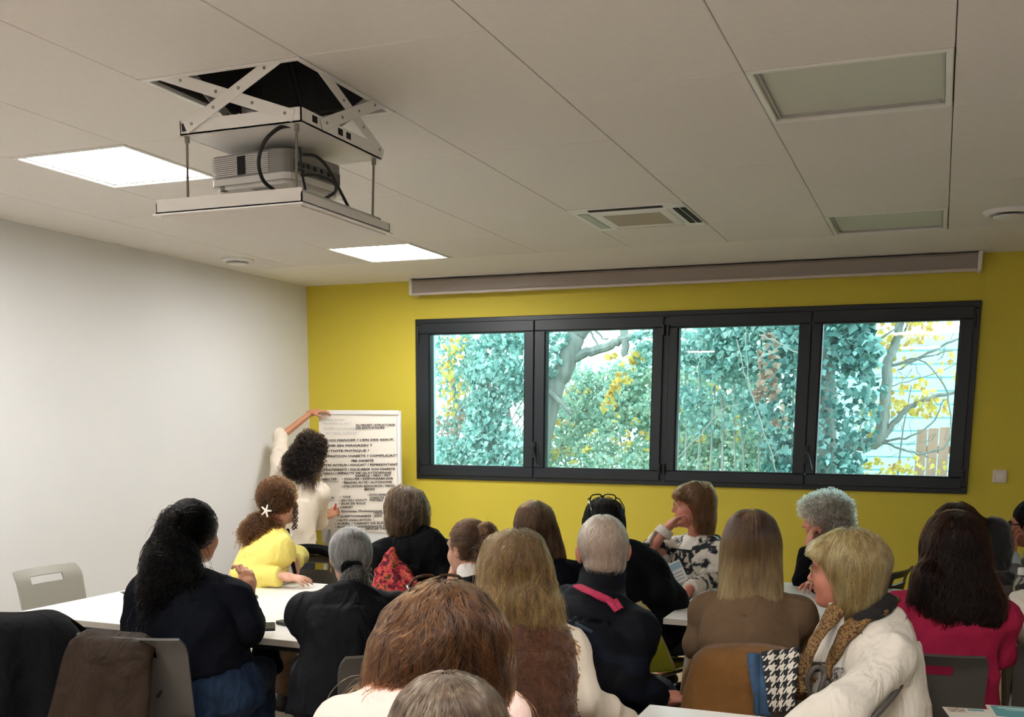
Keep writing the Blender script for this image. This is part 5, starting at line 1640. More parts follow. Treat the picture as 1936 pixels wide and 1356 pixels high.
# ---- 11 black clothes, glasses pushed up, green chair
def _():
    D = 5.0
    f = rot(yv(1200, -62))[:, 1]
    hip = P(1222, 1192, D + .03)
    arms = dict(R=dict(el=P(1250, 1122, D - .15), wr=P(1292, 1150, D + .02)), L=dict(el=P(1235, 1100, D + .15), wr=P(1290, 1146, D + .12)))
    kn = {'R': P(1352, 1202, D - .0), 'L': P(1345, 1196, D + .22)}
    an = {'R': P(1318, 1335, D - .02), 'L': P(1330, 1330, D + .2)}
    p = Person('person in black hunched on the green chair, glasses pushed up on dark hair', P(1140, 992, D), yv(1138, 14), D2R(-8), 0, neck=P(1165, 1042, D), byaw=yv(1190, -38), pyaw=yv(1220, -72), hip=hip, sw=.17, w=1.12, arms=arms, knees=kn, ankles=an)
    def ex(S):
        S.ell(P(1196, 1085, D - .03), (.13, .13, .14), k=.06); S.ell(P(1185, 1105, D - .06), (.12, .12, .2), k=.05); S.cap(P(1216, 1082, D - .06), P(1278, 1130, D - .06), .075, .05, k=.05)
    p.top('black_cardigan', M_blackk, off=.02, bulk=.02, hem=-.2, wr=.008, seed=34, extra=ex)
    p.trousers(M_djeans, off=.014, shoes=M_shoe, end=.9)
    def pr(S, s):
        H_cap(S, s, (.088, .106, .10), (0, -.016, .03)); curtain(S, s, [(0, -.03, .0, .092, .09), (0, -.04, -.10, .092, .07)])
    p.hair(pr, HM_black, 1300, .2, 35, rad=.001)
    p.glasses(M_blkframe, onhead=(p.W(0, -.085, .072), p.R @ rot(0, D2R(30))), r=.0032, w=.03, hh=.021)
    return p
p11 = _()
# green shell chair on tube legs
def shell_fn(u, v):
    if v < .5:
        s_ = v / .5; x = (u - .5) * (.40 + .06 * s_); y = .21 - .36 * s_; z = .445 + .03 * (2 * u - 1) ** 2 + .02 * max(0, .2 - s_)
    else:
        s_ = (v - .5) / .5; x = (u - .5) * (.46 - .26 * s_ ** 2.4); y = -.15 - .10 * math.sin(min(1, s_ * 1.2) * 1.4); z = .445 + .03 * (2 * u - 1) ** 2 + .32 * s_ ** 1.1
        y += .05 * (2 * u - 1) ** 2
    return (x, y, z)
yg = yv(1220, -34)
t = empty('shell_chair', (p11.hip[0], p11.hip[1], 0), 'olive green shell chair with thin tube legs under the person in black', 'chair', None, rz=yg)
MB().sheet(shell_fn, 16, 28, .010).build('seat_shell', mat('olive_green_plastic', srgb(128, 128, 18), .4), t, smooth=True)
b = MB()
b.tube([at_chair((0, 0), 0, q) for q in spl([shell_fn(0, v) for v in (.5, .6, .8, .97)] + [shell_fn(.5, 1)] + [shell_fn(1, v) for v in (.97, .8, .6, .5)], 4)], .007, 6)
b.build('shell_rim', mat('rim_beige', srgb(150, 130, 90), .5), t, smooth=True)
for sx in (-1, 1):
    MB().tube([(sx * .16, .16, .44), (sx * .2, .20, .0)], .010, 8).build('leg', M_chrome, t, smooth=True)
    MB().tube([(sx * .16, -.12, .44), (sx * .2, -.20, .0)], .010, 8).build('leg', M_chrome, t, smooth=True)
MB().tube([(-.17, .16, .435), (.17, .16, .435), (.17, -.12, .435), (-.17, -.12, .435), (-.17, .16, .435)], .009, 6).build('under_frame', M_chrome, t, smooth=True)

# ---- 12 grey haired man, plaid jacket
def _():
    D = 3.72
    arms = dict(R=dict(el=P(1176, 1296, D - .20), wr=P(1258, 1320, D - .10), d=RT), L=dict(el=P(1070, 1290, D + .16), wr=P(1150, 1320, D + .25)))
    p = Person('grey haired man in dark plaid jacket with a raspberry stripe', P(1140, 1046, D), yv(1140, 6), D2R(-8), D2R(-3), neck=P(1138, 1120, D - .05), byaw=yv(1120, -50), roll=D2R(4), hip=P(1118, 1345, D - .05), sw=.178, sc=1.06, w=.97, male=True, arms=arms, skin=SK_RED, facefine=.0095, nr=.056)
    p.top('plaid_jacket', M_plaid, off=.024, bulk=.022, hem=-.15, sleeve=1.9, wr=.014, wfreq=14, seed=38, collar=(.070, .092))
    # raspberry yoke stripe, laid on the jacket surface
    def on(px, py, d=.004):
        q = P(px, py, D - .45); v = unit(q - CAM); ok = False
        for _i in range(200):
            dd = p.topS(q[None])[0]
            if dd < .003: ok = True; break
            q = q + v * min(max(dd * .7, .002), .03)
            if depth(q) > D + .3: break
        if not ok: return None
        n = p.topS.grad(q[None])[0]
        return q + n * d, n
    def ribbon(pix, w, name, m, parent=p.root):
        V, F = [], []
        pts = [h_ for h_ in (on(x, y) for x, y in pix) if h_ is not None]
        if len(pts) < 2: return None
        for i, (q, n) in enumerate(pts):
            t_ = unit(pts[min(i + 1, len(pts) - 1)][0] - pts[max(i - 1, 0)][0]); b_ = unit(np.cross(n, t_))
            V += [q - b_ * w / 2 - n * .006, q - b_ * w / 2 + n * .001, q + b_ * w / 2 + n * .001, q + b_ * w / 2 - n * .006]
        for i in range(len(pts) - 1):
            for k in range(3): F.append((i * 4 + k, i * 4 + k + 1, i * 4 + k + 5, i * 4 + k + 4))
        return new_mesh(name, V, F, m, parent, p.o, smooth=True)
    M_rs = mat('raspberry_stripe', srgb(190, 46, 84), .8, var=.15, vscale=40)
    ribbon([(1050 + 8 * k, 1090 + 3.6 * k) for k in range(13)] + [(1152 + 5 * k, 1136 + 4 * k) for k in range(3)], .026, 'yoke_stripe', M_rs)
    ribbon([(1148 + 4 * k, 1134 + 4.5 * k) for k in range(6)], .022, 'yoke_stripe', M_rs)
    ribbon([(1162 + 3 * k, 1134 + 4.5 * k) for k in range(5)], .018, 'yoke_stripe', M_rs)
    M_ps = mat('pale_plaid_line', srgb(44, 56, 72), .85)
    for pix in ([(1075, 1175 + 0), (1090, 1180), (1105, 1188), (1120, 1196)], [(1085, 1160), (1092, 1180), (1100, 1200)]):
        ribbon(pix, .012, 'plaid_line', M_ps)
    p.trousers(M_djeans, shoes=M_shoe)
    def pr(S, s):
        H_cap(S, s, (.0815, .100, .093), (0, -.018, .032))
        S.ell(s.W(0, -.05, -.045), np.array((.066, .052, .05)), s.R, k=.03)
    def cuts(S, s):
        S.ell(s.W(0, .13, -.02), (.09, .115, .16), s.R, k=.01, mode='-')
        for sg in (-1, 1): S.ell(s.W(sg * .088, .004, -.006), (.028, .032, .044), s.R, k=.006, mode='-')
    p.hair(pr, HM_silver, 4200, .035, 39, rad=.0008, clump=.002, spread=.25, off=(.001, .006), face_cut=False, cuts=cuts, npts=6, wave=(.001, .03))
    seat_for(p, 'grey chair hidden under the man in the plaid jacket', yaw=yv(1120, -92))
_()

# ---- 13 patterned cardigan, badge, glasses
def _():
    D = 5.75
    f = rot(yv(1310, 128))[:, 1]
    hip = P(1312, 1150, D + .05)
    kn = {'R': P(1268, 1155, D - .33), 'L': P(1322, 1172, D - .45)}
    an = {'R': P(1262, 1270, D - .3), 'L': P(1318, 1280, D - .4)}
    arms = dict(R=dict(el=P(1226, 1046, D - .10), wr=P(1262, 998, D - .12), d=P(1287, 975, D - .13) - P(1262, 998, D - .12), n=V3(-.5, .1, .8), curl=1.0, fine=True),
                L=dict(el=P(1352, 1090, D - .10), wr=P(1303, 1116, D - .36), d=V3(-.5, -.6, -.5), n=V3(.2, -.2, .9), curl=.5))
    p = Person('seated person in black and white patterned cardigan with glasses and a name badge', P(1309, 956, D), yv(1309, 100), D2R(-4), 0, neck=P(1322, 1012, D), byaw=yv(1310, 132), hip=hip, sw=.165, sc=.98, w=1.06, arms=arms, knees=kn, ankles=an, face=True, facefine=.0045, skin=SK_RED)
    p.top('white_tshirt', M_white, off=.010, bulk=.012, hem=-.1, sleeve=.5, wr=.004, seed=41)
    S = SDF(); S.loft(p.rings(-.2, .96, off=.024, bulk=.014), k=.03)
    for k in 'LR': p.arm_prims(S, k, off=.012, t1=1.86, bulk=.012)
    c = p.neck + p.fwd * .20 - p.ax * .15
    S.loft([(p.neck + p.fwd * .16 + p.ax * .02, p.rt, p.fwd, .055, .16), (p.hip + p.fwd * .19 + p.ax * .2, p.rt, p.fwd, .075, .16), (p.hip + p.fwd * .19 - p.ax * .15, p.rt, p.fwd, .09, .17)], k=.01, mode='-')
    sdf_object('patterned_cardigan', S, M_floral, p.root, p.o, h=.010, wr=.007, seed=42)
    for k in 'LR':
        Q = SDF(); e, w_ = p.el[k], p.wr[k]; a = e + (w_ - e) * .7; Q.cap(a, e + (w_ - e) * .97, .052, .046, k=.01, fa=True, fb=True)
        sdf_object('cuff', Q, mat('cuff_white', srgb(214, 206, 194), .85, var=.1, vscale=40, bump=.3, bscale=200), p.root, p.o, h=.008)
    # printed front panel on the shirt
    b = MB().sheet(lambda u, v: tuple(p.hip + p.ax * (.16 + v * .17) + p.rt * (u - .5) * .22 + p.fwd * (.135 - .05 * (2 * u - 1) ** 2 + .012 * math.sin(v * 3))), 10, 8, .004)
    p.part('shirt_print', b, ramp_mat('lace_print', [(0, K(28, 30, 34)), (.5, K(44, 44, 46)), (.56, K(190, 184, 172)), (1, K(210, 204, 192))], scale=30, detail=4), smooth=True)
    p.trousers(M_djeans, shoes=M_shoe)
    def pr(S, s):
        H_cap(S, s, (.088, .106, .10), (0, -.02, .034))
        S.ell(s.W(0, .070, .062), np.array((.06, .03, .03)), s.R, k=.03)
        curtain(S, s, [(0, -.045, .0, .088, .07), (0, -.06, -.09, .098, .062), (0.02, -.055, -.17, .09, .05)])
    p.hair(pr, hair_mats('hair_light_brown', [K(96, 64, 44), K(126, 88, 62), K(160, 122, 90)]), 2500, .24, 43, rad=.001, clump=.012, wave=(.008, .09), spread=.18, lump=.005, face_cut=((0, .145, -.05), (.30, .138, .100)))
    p.glasses(M_goldframe, r=.0022)
    p.eyes()
    # lanyard and badge
    b = MB()
    for sg in (-1, 1): b.tube(spl([p.neck + p.rt * sg * .06, p.neck + p.fwd * .12 - p.ax * .10 + p.rt * sg * .045, P(1290, 1060, D - .25)], 6), .005, 6)
    p.part('lanyard', b, M_blackk)
    c = P(1279, 1083, D - .26); u_ = unit(RT * .90 + UP * .42); v_ = unit(-RT * .42 + UP * .9); n_2 = np.cross(u_, v_)
    Rb_ = np.stack([u_, v_, n_2], 1)
    bd = p.part('name_badge', MB().box((-.042, -.058, -.003), (.042, .058, .003), Rb_, c), mat('badge_white', srgb(224, 226, 226), .35), smooth=False)
    p.part('badge_header', MB().box((-.038, .015, .003), (.038, .05, .0036), Rb_, c), mat('badge_blue', srgb(150, 184, 200), .4), smooth=False, parent=bd)
    for q in range(3): p.part('badge_line', MB().box((-.034, -.006 - q * .018, .003), (.030, -.001 - q * .018, .0036), Rb_, c), mat('badge_grey', srgb(140, 146, 150), .5), smooth=False, parent=bd)
    seat_for(p, 'dark red chair behind the patterned cardigan', mat('dark_red_shell', srgb(120, 44, 40), .5), group=None)
_()

# ---- 14 straight ombre blonde, taupe sweater
def _():
    D = 3.85
    arms = dict(L=dict(el=P(1322, 1215, D + .02), wr=P(1345, 1190, D + .3)), R=dict(el=P(1520, 1225, D + .02), wr=P(1490, 1200, D + .3)))
    p = Person('person in taupe sweater with straight dark rooted blonde hair seen from behind', P(1419, 1032, D), yv(1419, 4), D2R(-3), 0, neck=P(1422, 1110, D - .02), byaw=yv(1420, -4), sw=.158, arms=arms, w=1.03)
    p.top('taupe_sweater', M_taupe, off=.015, bulk=.016, hem=-.12, wr=.018, wfreq=15, wst=(.5, .5, 1.2), seed=45, collar=(.055, .02))
    p.trousers(M_blackpant, shoes=M_shoe)
    def pr(S, s):
        H_cap(S, s, (.094, .108, .104), (0, -.018, .03)); curtain(S, s, [(0, -.035, .02, .100, .09), (0, -.06, -.08, .106, .075), (.0, -.095, -.16, .106, .055), (.0, -.135, -.225, .10, .035)])
    p.hair(pr, HM_ombre, 4200, .30, 46, rad=.0008, clump=.004, spread=.03, off=(0, .005), lenvar=.4)
    seat_for(p, 'grey chair under the camel coat of the ombre blonde', d=(.07, -.05))
    return p
p14 = _()
hang('camel_coat', 'camel wool coat hung over the chair of the person in taupe', p14.hip + rot(p14.pyaw)[:, 0] * .06 + rot(p14.pyaw)[:, 1] * -.06, p14.pyaw + D2R(-3), .38, .50, .12, .62, M_tancoat, 21, amp=.016, ztop=.872, bulk=.028, shift=-.03)

# ---- 15 curly grey hair, black sweater, chin on the fist
def _():
    D = 5.78
    arms = dict(R=dict(el=P(1518, 1098, D - .14), wr=P(1530, 1034, D - .10), d=P(1534, 1002, D - .08) - P(1530, 1034, D - .10), n=V3(-.9, -.4, .1), curl=1.15, fine=True),
                L=dict(el=P(1560, 1100, D - .3), wr=P(1540, 1104, D - .5)))
    p = Person('person with curly grey hair and black sweater leaning on the fist', P(1556, 984, D), yv(1556, 82), D2R(-8), D2R(-2), neck=P(1596, 1044, D), byaw=yv(1590, 70), hip=P(1610, 1165, D + .05), sw=.16, arms=arms, face=True, facefine=.0045, skin=SK_RED)
    p.top('black_sweater', M_blackk, off=.015, bulk=.014, wr=.008, seed=48, collar=(.058, .03))
    p.trousers(M_blackpant, shoes=M_shoe)
    def pr(S, s):
        H_cap(S, s, (.104, .118, .104), (0, -.032, .044)); S.ell(s.W(0, -.08, -.04), np.array((.095, .07, .08)), s.R, k=.03); S.ell(s.W(0, .055, .088), np.array((.07, .05, .04)), s.R, k=.03)
    p.hair(pr, HM_curlgr, 2400, .085, 49, rad=.0013, curl=(.012, .042), clump=.014, spread=.7, off=(-.004, .018), lump=.010, face_cut=((0, .150, -.055), (.30, .125, .11)))
    p.eyes()
    seat_for(p, 'grey chair with its back against the yellow wall behind curly grey hair')
_()

# ---- 16 blonde bob in profile, off white jacket, mustard scarf
def _():
    D = 3.34
    f = rot(yv(1610, 62))[:, 1]
    arms = dict(L=dict(el=P(1596, 1338, D - .26), wr=P(1480, 1394, D - .24), d=V3(-.8, .3, -.3), n=V3(0, -.3, 1)), R=dict(el=P(1522, 1312, D + .12), wr=P(1470, 1372, D - .02)))
    p = Person('person with blonde bob in profile wearing off white jacket and mustard scarf', P(1597, 1080, D), yv(1597, 82), D2R(-5), 0, neck=P(1632, 1164, D), byaw=yv(1630, 118), pyaw=yv(1630, 100), hip=P(1656, 1400, D + .02), hz=.55, sw=.168, w=1.02, arms=arms, face=True, facefine=.0036, skin=SK_RED, jaw=1.05)
    p.top('off_white_jacket', M_whitej, off=.018, bulk=.022, hem=-.2, sleeve=1.95, wr=.018, wfreq=15, seed=52, h=.010)
    # shirt front and its print
    b = MB().sheet(lambda u, v: tuple(p.hip + p.ax * (.10 + v * .36) + p.rt * ((u - .5) * (.18 - .09 * v)) + p.fwd * (.150 - .045 * v - .02 * (2 * u - 1) ** 2)), 8, 12, .004)
    p.part('white_tshirt', b, M_white)
    b = MB().sheet(lambda u, v: tuple(p.hip + p.ax * (.14 + v * .12) + p.rt * ((u - .5) * .15) + p.fwd * (.154 - .045 * (.11 + v * .33) - .02 * (.75 * (2 * u - 1)) ** 2)), 8, 8, .003)
    p.part('shirt_print', b, ramp_mat('shirt_print_cells', [(0, K(214, 208, 196)), (.42, K(206, 200, 190)), (.5, K(26, 26, 28)), (.6, K(190, 184, 174)), (1, K(60, 58, 56))], scale=46, detail=2, bump=0))
    p.trousers(M_djeans, shoes=M_shoe)
    def pr(S, s):
        H_cap(S, s, (.096, .112, .104), (0, -.018, .034))
        curtain(S, s, [(0, -.03, .03, .102, .10), (0, -.04, -.04, .104, .085), (0, -.045, -.10, .096, .07), (0, -.042, -.128, .08, .055)])
        S.ell(s.W(0, .066, .066), np.array((.066, .042, .036)), s.R, k=.03)
        S.ell(s.W(-.045, .066, .045), np.array((.035, .04, .03)), s.R, k=.02)
    cr = p.W(0, -.01, .13)
    def fl(q):
        v = unit_rows(q - cr); loc = (q - p.hc) @ p.R
        fr = np.clip((loc[:, 1] - .01) / .06, 0, 1)[:, None]
        return v * .45 + V3(0, 0, -.8) - (p.R @ V3(0, 1, 0)) * fr * .45 * np.clip((.10 - loc[:, 2:3]) / .1, 0, 1) + (p.R @ V3(0, 1, 0)) * fr * .3
    p.hair(pr, HM_blonde, 5200, .22, 53, rad=.00075, clump=.006, wave=(.004, .11), spread=.06, off=(0, .008), flow=fl, face_cut=((0, .145, -.066), (.30, .128, .138)), cfreq=50)
    p.glasses(M_goldframe, r=.0020, w=.025, hh=.02)
    p.eyes()
    p.part('earring', MB().lathe([(.0005, -.006), (.0052, -.003), (.006, 0), (.0052, .003), (.0005, .006)], p.W(-.084, -.002, -.052), 10), mat('pearl', srgb(236, 230, 220), .2))
    # scarf: round the neck and two ends down the front
    S = SDF()
    ring_ = []
    for a in np.linspace(-.5, math.pi + .5, 9):
        ring_.append(p.neck + p.rt * math.cos(a) * .088 - p.fwd * (math.sin(a) * .085 - .012) + V3(0, 0, .015 + .025 * math.sin(a)))
    for a, b_ in zip(ring_[:-1], ring_[1:]): S.cap(a, b_, .023, .023, k=.02)
    sdf_object('scarf_collar', S, mat('scarf_black', srgb(22, 18, 20), .85, bump=.3, bscale=200), p.root, p.o, h=.009, wr=.004, wfreq=60)
    def on(px, py, d0=.5, off=.012):
        q = P(px, py, D - d0); v = unit(q - CAM)
        for _i in range(120):
            dd = p.topS(q[None])[0]
            if dd < .003: break
            q = q + v * min(max(dd * .7, .003), .03)
            if depth(q) > D + .05: return P(px, py, D - .05)
        return q + p.topS.grad(q[None])[0] * off
    def lay(first, pix, w0, w1, off):
        pts = [np.asarray(q) for q in first]; nr = [p.fwd * .5 - FW * .5 + V3(0, 0, .5)] * len(first)
        for x, y in pix:
            q = on(x, y, .5, off); pts.append(q); nr.append(p.topS.grad(q[None])[0])
        q = spl(pts, 3); nn = [unit(v) for v in spl(nr, 3)]
        w = np.interp(np.linspace(0, 1, len(q)), [0, .25, .75, 1], [w0, w1, w1 * .9, w1 * .45])
        S = SDF(); strip(S, q, nn, w, .013)
        return sdf_object('scarf_end', S, M_mustard, p.root, p.o, h=.007, wr=.004, wfreq=50)
    lay([P(1684, 1136, D + .05), P(1668, 1146, D - .07)], ((1640, 1168), (1612, 1192), (1592, 1222), (1576, 1254), (1562, 1282)), .030, .036, .012)
    lay([P(1602, 1138, D - .02), P(1582, 1152, D - .05)], ((1558, 1186), (1540, 1216), (1526, 1246), (1512, 1280), (1502, 1312)), .026, .032, .012)
    b = MB().tube(spl([P(1712, 1265, D - .10), P(1700, 1300, D - .2), P(1672, 1335, D - .26), P(1640, 1368, D - .28)], 6), .010, 8)
    p.part('bag_strap', b, mat('strap_grey', srgb(82, 78, 74), .6))
    seat_for(p, 'grey chair hidden under the off white jacket', yaw=yv(1630, -122), d=(.06, .02))
    # things in front of this person: handbag, houndstooth wrap, denim jacket
    c = P(1500, 1348, D - .02)
    t = empty('handbag', V3(c[0], c[1], c[2] - .09), 'grey handbag with curved strap on the lap of the blonde bob', 'bag')
    S = SDF(); S.cap(c - RT * .05, c + RT * .10, .036, .036, k=.03); S.cap(c - RT * .05 - UP * .05, c + RT * .10 - UP * .05, .045, .045, k=.04)
    MG = mat('bag_grey', srgb(92, 86, 80), .6, var=.2, vscale=30, bump=.2, bscale=160)
    sdf_object('bag_body', S, MG, t, V3(c[0], c[1], c[2] - .09), h=.010, wr=.004)
    MB().tube(spl([P(1531, 1318, D - .06), P(1527, 1285, D - .08), P(1542, 1262, D - .10), P(1560, 1272, D - .10), P(1552, 1300, D - .10), P(1545, 1325, D - .06)], 6), .008, 8).build('bag_strap', MG, t, V3(c[0], c[1], c[2] - .09), smooth=True)
    MB().tube([P(1490, 1346, D - .075), P(1506, 1342, D - .075)], .006, 8).build('clasp', M_black, t, V3(c[0], c[1], c[2] - .09), smooth=True)
    return p
p16 = _()
def hound():
    m = bpy.data.materials.new('houndstooth_cloth'); m.use_nodes = True
    n, l = m.node_tree.nodes, m.node_tree.links
    b = n['Principled BSDF']; b.inputs['Roughness'].default_value = .85
    t = n.new('ShaderNodeTexCoord'); s = n.new('ShaderNodeSeparateXYZ'); l.new(t.outputs['UV'], s.inputs[0])
    def M(op, a, b_=None, v=None):
        q = n.new('ShaderNodeMath'); q.operation = op
        if isinstance(a, (int, float)): q.inputs[0].default_value = a
        else: l.new(a, q.inputs[0])
        if b_ is not None:
            if isinstance(b_, (int, float)): q.inputs[1].default_value = b_
            else: l.new(b_, q.inputs[1])
        return q.outputs[0]
    u, v = s.outputs[0], s.outputs[1]
    fu = M('FLOOR', M('MULTIPLY', M('FRACT', u), 2)); fv = M('FLOOR', M('MULTIPLY', M('FRACT', v), 2))
    dg = M('FLOOR', M('MULTIPLY', M('FRACT', M('MULTIPLY', M('ADD', u, v), 2.0)), 2))
    # warp colour where the diagonal twill shows the warp, else weft colour
    a = M('MULTIPLY', fu, dg); c = M('MULTIPLY', fv, M('SUBTRACT', 1, dg)); k = M('ADD', a, c)
    x = n.new('ShaderNodeMix'); x.data_type = 'RGBA'; l.new(k, x.inputs['Factor'])
    x.inputs[6].default_value = srgb(20, 20, 22); x.inputs[7].default_value = srgb(206, 198, 184)
    l.new(x.outputs[2], b.inputs['Base Color'])
    return m
def cloth_strip(name, label, cat, quad, m, th=.02, uvs=None, fold=.01, parent=None, nu=14, nv=18):
    A, B, C_, D_ = [np.asarray(q) for q in quad]          # top-left, top-right, bottom-left, bottom-right
    n = unit(np.cross(B - A, C_ - A)); 
    if n @ (CAM - A) < 0: n = -n
    fn = lambda u, v: tuple((A * (1 - u) + B * u) * (1 - v) + (C_ * (1 - u) + D_ * u) * v + n * (fold * math.sin(u * 7 + v * 2) + .03 * math.sin(v * 3.14)))
    o_ = (A + B + C_ + D_) / 4
    o = MB().sheet(fn, nu, nv, th).build(name, m, parent, o_, smooth=True, auto=False)
    if uvs:
        uv = o.data.uv_layers.new(name='UVMap')
        k = (nu + 1) * (nv + 1)
        for li, lp_ in enumerate(o.data.loops):
            i = lp_.vertex_index % k; uv.data[li].uv = ((i // (nv + 1)) / nu * uvs[0], (i % (nv + 1)) / nv * uvs[1])
    if label: tag(o, label, cat)
    return o
Dh = 3.30
cloth_strip('houndstooth_scarf', 'black and white houndstooth scarf draped beside the camel coat', 'scarf', (P(1441, 1236, Dh), P(1512, 1226, Dh - .02), P(1452, 1345, Dh - .06), P(1500, 1345, Dh - .08)), hound(), .016, (3.4, 5.4), .006)
cloth_strip('denim_jacket', 'blue denim jacket edge hanging next to the houndstooth scarf', 'jacket', (P(1418, 1240, Dh + .02), P(1444, 1240, Dh + .01), P(1428, 1352, Dh - .02), P(1456, 1352, Dh - .05)), mat('washed_denim', srgb(52, 84, 116), .8, var=.45, vscale=18, bump=.3, bscale=200), .03, None, .008, nu=8)

# ---- 17 long dark auburn hair, raspberry sweater
def _():
    D = 3.82
    arms = dict(R=dict(el=P(1884, 1228, D - .02), wr=P(1860, 1200, D + .3)), L=dict(el=P(1706, 1225, D), wr=P(1730, 1195, D + .3)))
    p = Person('person in raspberry sweater with very long dark auburn hair seen from behind', P(1800, 1035, D), yv(1800, 18), D2R(-3), 0, neck=P(1795, 1112, D), byaw=yv(1795, 2), sw=.168, w=1.05, arms=arms, face=True, facefine=.008, skin=SK_RED)
    p.top('raspberry_sweater', M_pink, off=.016, bulk=.018, hem=-.1, wr=.014, wfreq=16, wst=(.6, .6, 1.2), seed=56, collar=(.055, .02))
    p.trousers(M_djeans, shoes=M_shoe)
    def pr(S, s):
        H_cap(S, s, (.094, .110, .104), (0, -.02, .028)); curtain(S, s, [(0, -.035, .02, .100, .09), (.0, -.07, -.09, .108, .08), (.01, -.12, -.18, .118, .06), (.025, -.155, -.235, .104, .05), (.04, -.17, -.275, .08, .035)])
        S.cap(P(1752, 1095, D - .05), P(1732, 1140, D - .04), .04, .02, k=.04); S.cap(P(1762, 1100, D - .08), P(1762, 1165, D - .08), .045, .02, k=.04)
    p.hair(pr, HM_dkbrown, 4600, .34, 57, rad=.0009, clump=.012, wave=(.010, .11), spread=.12, off=(-.002, .012), lump=.004, cfreq=50)
    p.part('hair_band', MB().tube([p.W(.098 * math.cos(a), -.01, .03 + .108 * math.sin(a)) for a in np.linspace(.9, 2.25, 12)], .0030, 6), mat('band_metal', srgb(150, 130, 104), .35, metal=.5))
    seat_for(p, 'grey chair with a slotted back behind the raspberry sweater', d=(-.09, .02), yaw=yv(1790, 2))
_()
# ---- 18 black shaggy coat behind
def _():
    D = 5.45
    p = Person('person with smooth dark hair and black shaggy coat before the yellow wall', P(1800, 1000, D), yv(1800, 34), D2R(-4), 0, neck=P(1838, 1058, D), byaw=yv(1840, 40), roll=0, sw=.17, w=1.1, sc=1.0)
    def ex(S):
        S.ell(P(1876, 1040, D - .02), (.10, .13, .16), k=.05); S.ell(P(1872, 1000, D), (.09, .10, .06), k=.04)
    p.top('shaggy_coat', M_bfur, off=.026, bulk=.02, hem=-.2, seed=60, fuzz=.006, extra=ex)
    p.trousers(M_blackpant, shoes=M_shoe)
    def pr(S, s):
        H_cap(S, s, (.096, .112, .106), (0, -.022, .034)); curtain(S, s, [(0, -.04, .0, .10, .085), (0, -.07, -.10, .10, .07)])
        S.cap(s.W(0, -.08, .04), P(1868, 1000, D - .06), .06, .035, k=.04)
    p.hair(pr, HM_dkbrown, 1800, .2, 61, rad=.0011, clump=.004, spread=.08)
    seat_for(p, 'grey chair hidden under the black shaggy coat')
_()
# ---- 19 glasses, hand on the cheek, right edge
def _():
    D = 5.55
    arms = dict(R=dict(el=P(1912, 1112, D - .2), wr=P(1912, 1046, D - .12), d=V3(-.05, .05, .8), n=V3(-.8, -.6, 0), curl=.9, fine=True), L=dict())
    p = Person('person with black glasses and grey knit at the right edge, hand on the cheek', P(1950, 992, D), yv(1950, 70), D2R(-4), D2R(-4), neck=P(1962, 1050, D), byaw=yv(1950, 60), sw=.165, arms=arms, face=True, facefine=.0045, skin=SK_RED)
    p.top('grey_knit', M_greyk, off=.016, bulk=.016, sleeve=1.75, seed=63)
    S = SDF(); S.cap(p.neck - p.ax * .03, p.neck + V3(0, 0, .025), .082, .07, k=.02); S.cap(P(1912, 1056, D - .15), P(1913, 1074, D - .16), .042, .048, k=.02)
    sdf_object('pale_blue_shirt', S, mat('pale_blue_cotton', srgb(170, 186, 192), .8), p.root, p.o, h=.008)
    p.trousers(M_blackpant, shoes=M_shoe)
    p.hair(lambda S, s: H_cap(S, s, (.086, .106, .098), (0, -.02, .036)), HM_black, 1500, .06, 64, rad=.001, face_cut=((0, .145, -.05), (.30, .125, .11)))
    p.glasses(M_blkframe, r=.0036)
    p.eyes()
    seat_for(p, 'grey chair hidden at the right edge under grey knit')
_()
# ---- 20 white sleeve entering from the right
def _():
    D = 3.95
    arms = dict(L=dict(el=P(1952, 1196, D - .04), wr=P(1958, 1150, D + .16), d=V3(.2, .3, .8), n=V3(-.6, -.6, .2)), R=dict())
    p = Person('person of whom only a bulky white sleeve enters at the right edge', P(2040, 1030, D), yv(2040, 20), 0, 0, neck=P(2040, 1110, D), byaw=yv(2040, 6), sw=.165, arms=arms)
    p.top('white_bulky_sweater', M_whitej, off=.02, bulk=.022, wr=.012, wfreq=26, seed=66)
    p.trousers(M_djeans, shoes=M_shoe)
    p.hair(lambda S, s: H_cap(S, s), HM_brown, 900, .14, 67)
    seat_for(p, 'grey chair outside the right edge under the white sleeve')
_()
# bag hanging from the frame under the left table
c = P(503, 1252, 4.72)
t = empty('black_handbag', V3(c[0], c[1], c[2] - .06), 'black soft handbag hanging under the left tables beside the jeans', 'bag')
S = SDF(); S.cap(c - RT * .035 - UP * .02, c + RT * .035 - UP * .02, .045, .042, k=.04); S.cap(c - RT * .025 + UP * .05, c + RT * .025 + UP * .05, .035, .034, k=.04)
bo = V3(c[0], c[1], c[2] - .06)
sdf_object('bag_body', S, M_blackk, t, bo, h=.010, wr=.004)
MB().tube(spl([c - RT * .03 + UP * .07, c - RT * .02 + UP * .12, V3(c[0], c[1], .70), c + RT * .02 + UP * .12, c + RT * .03 + UP * .07], 5), .006, 6).build('carry_loop', M_black, t, bo, smooth=True)
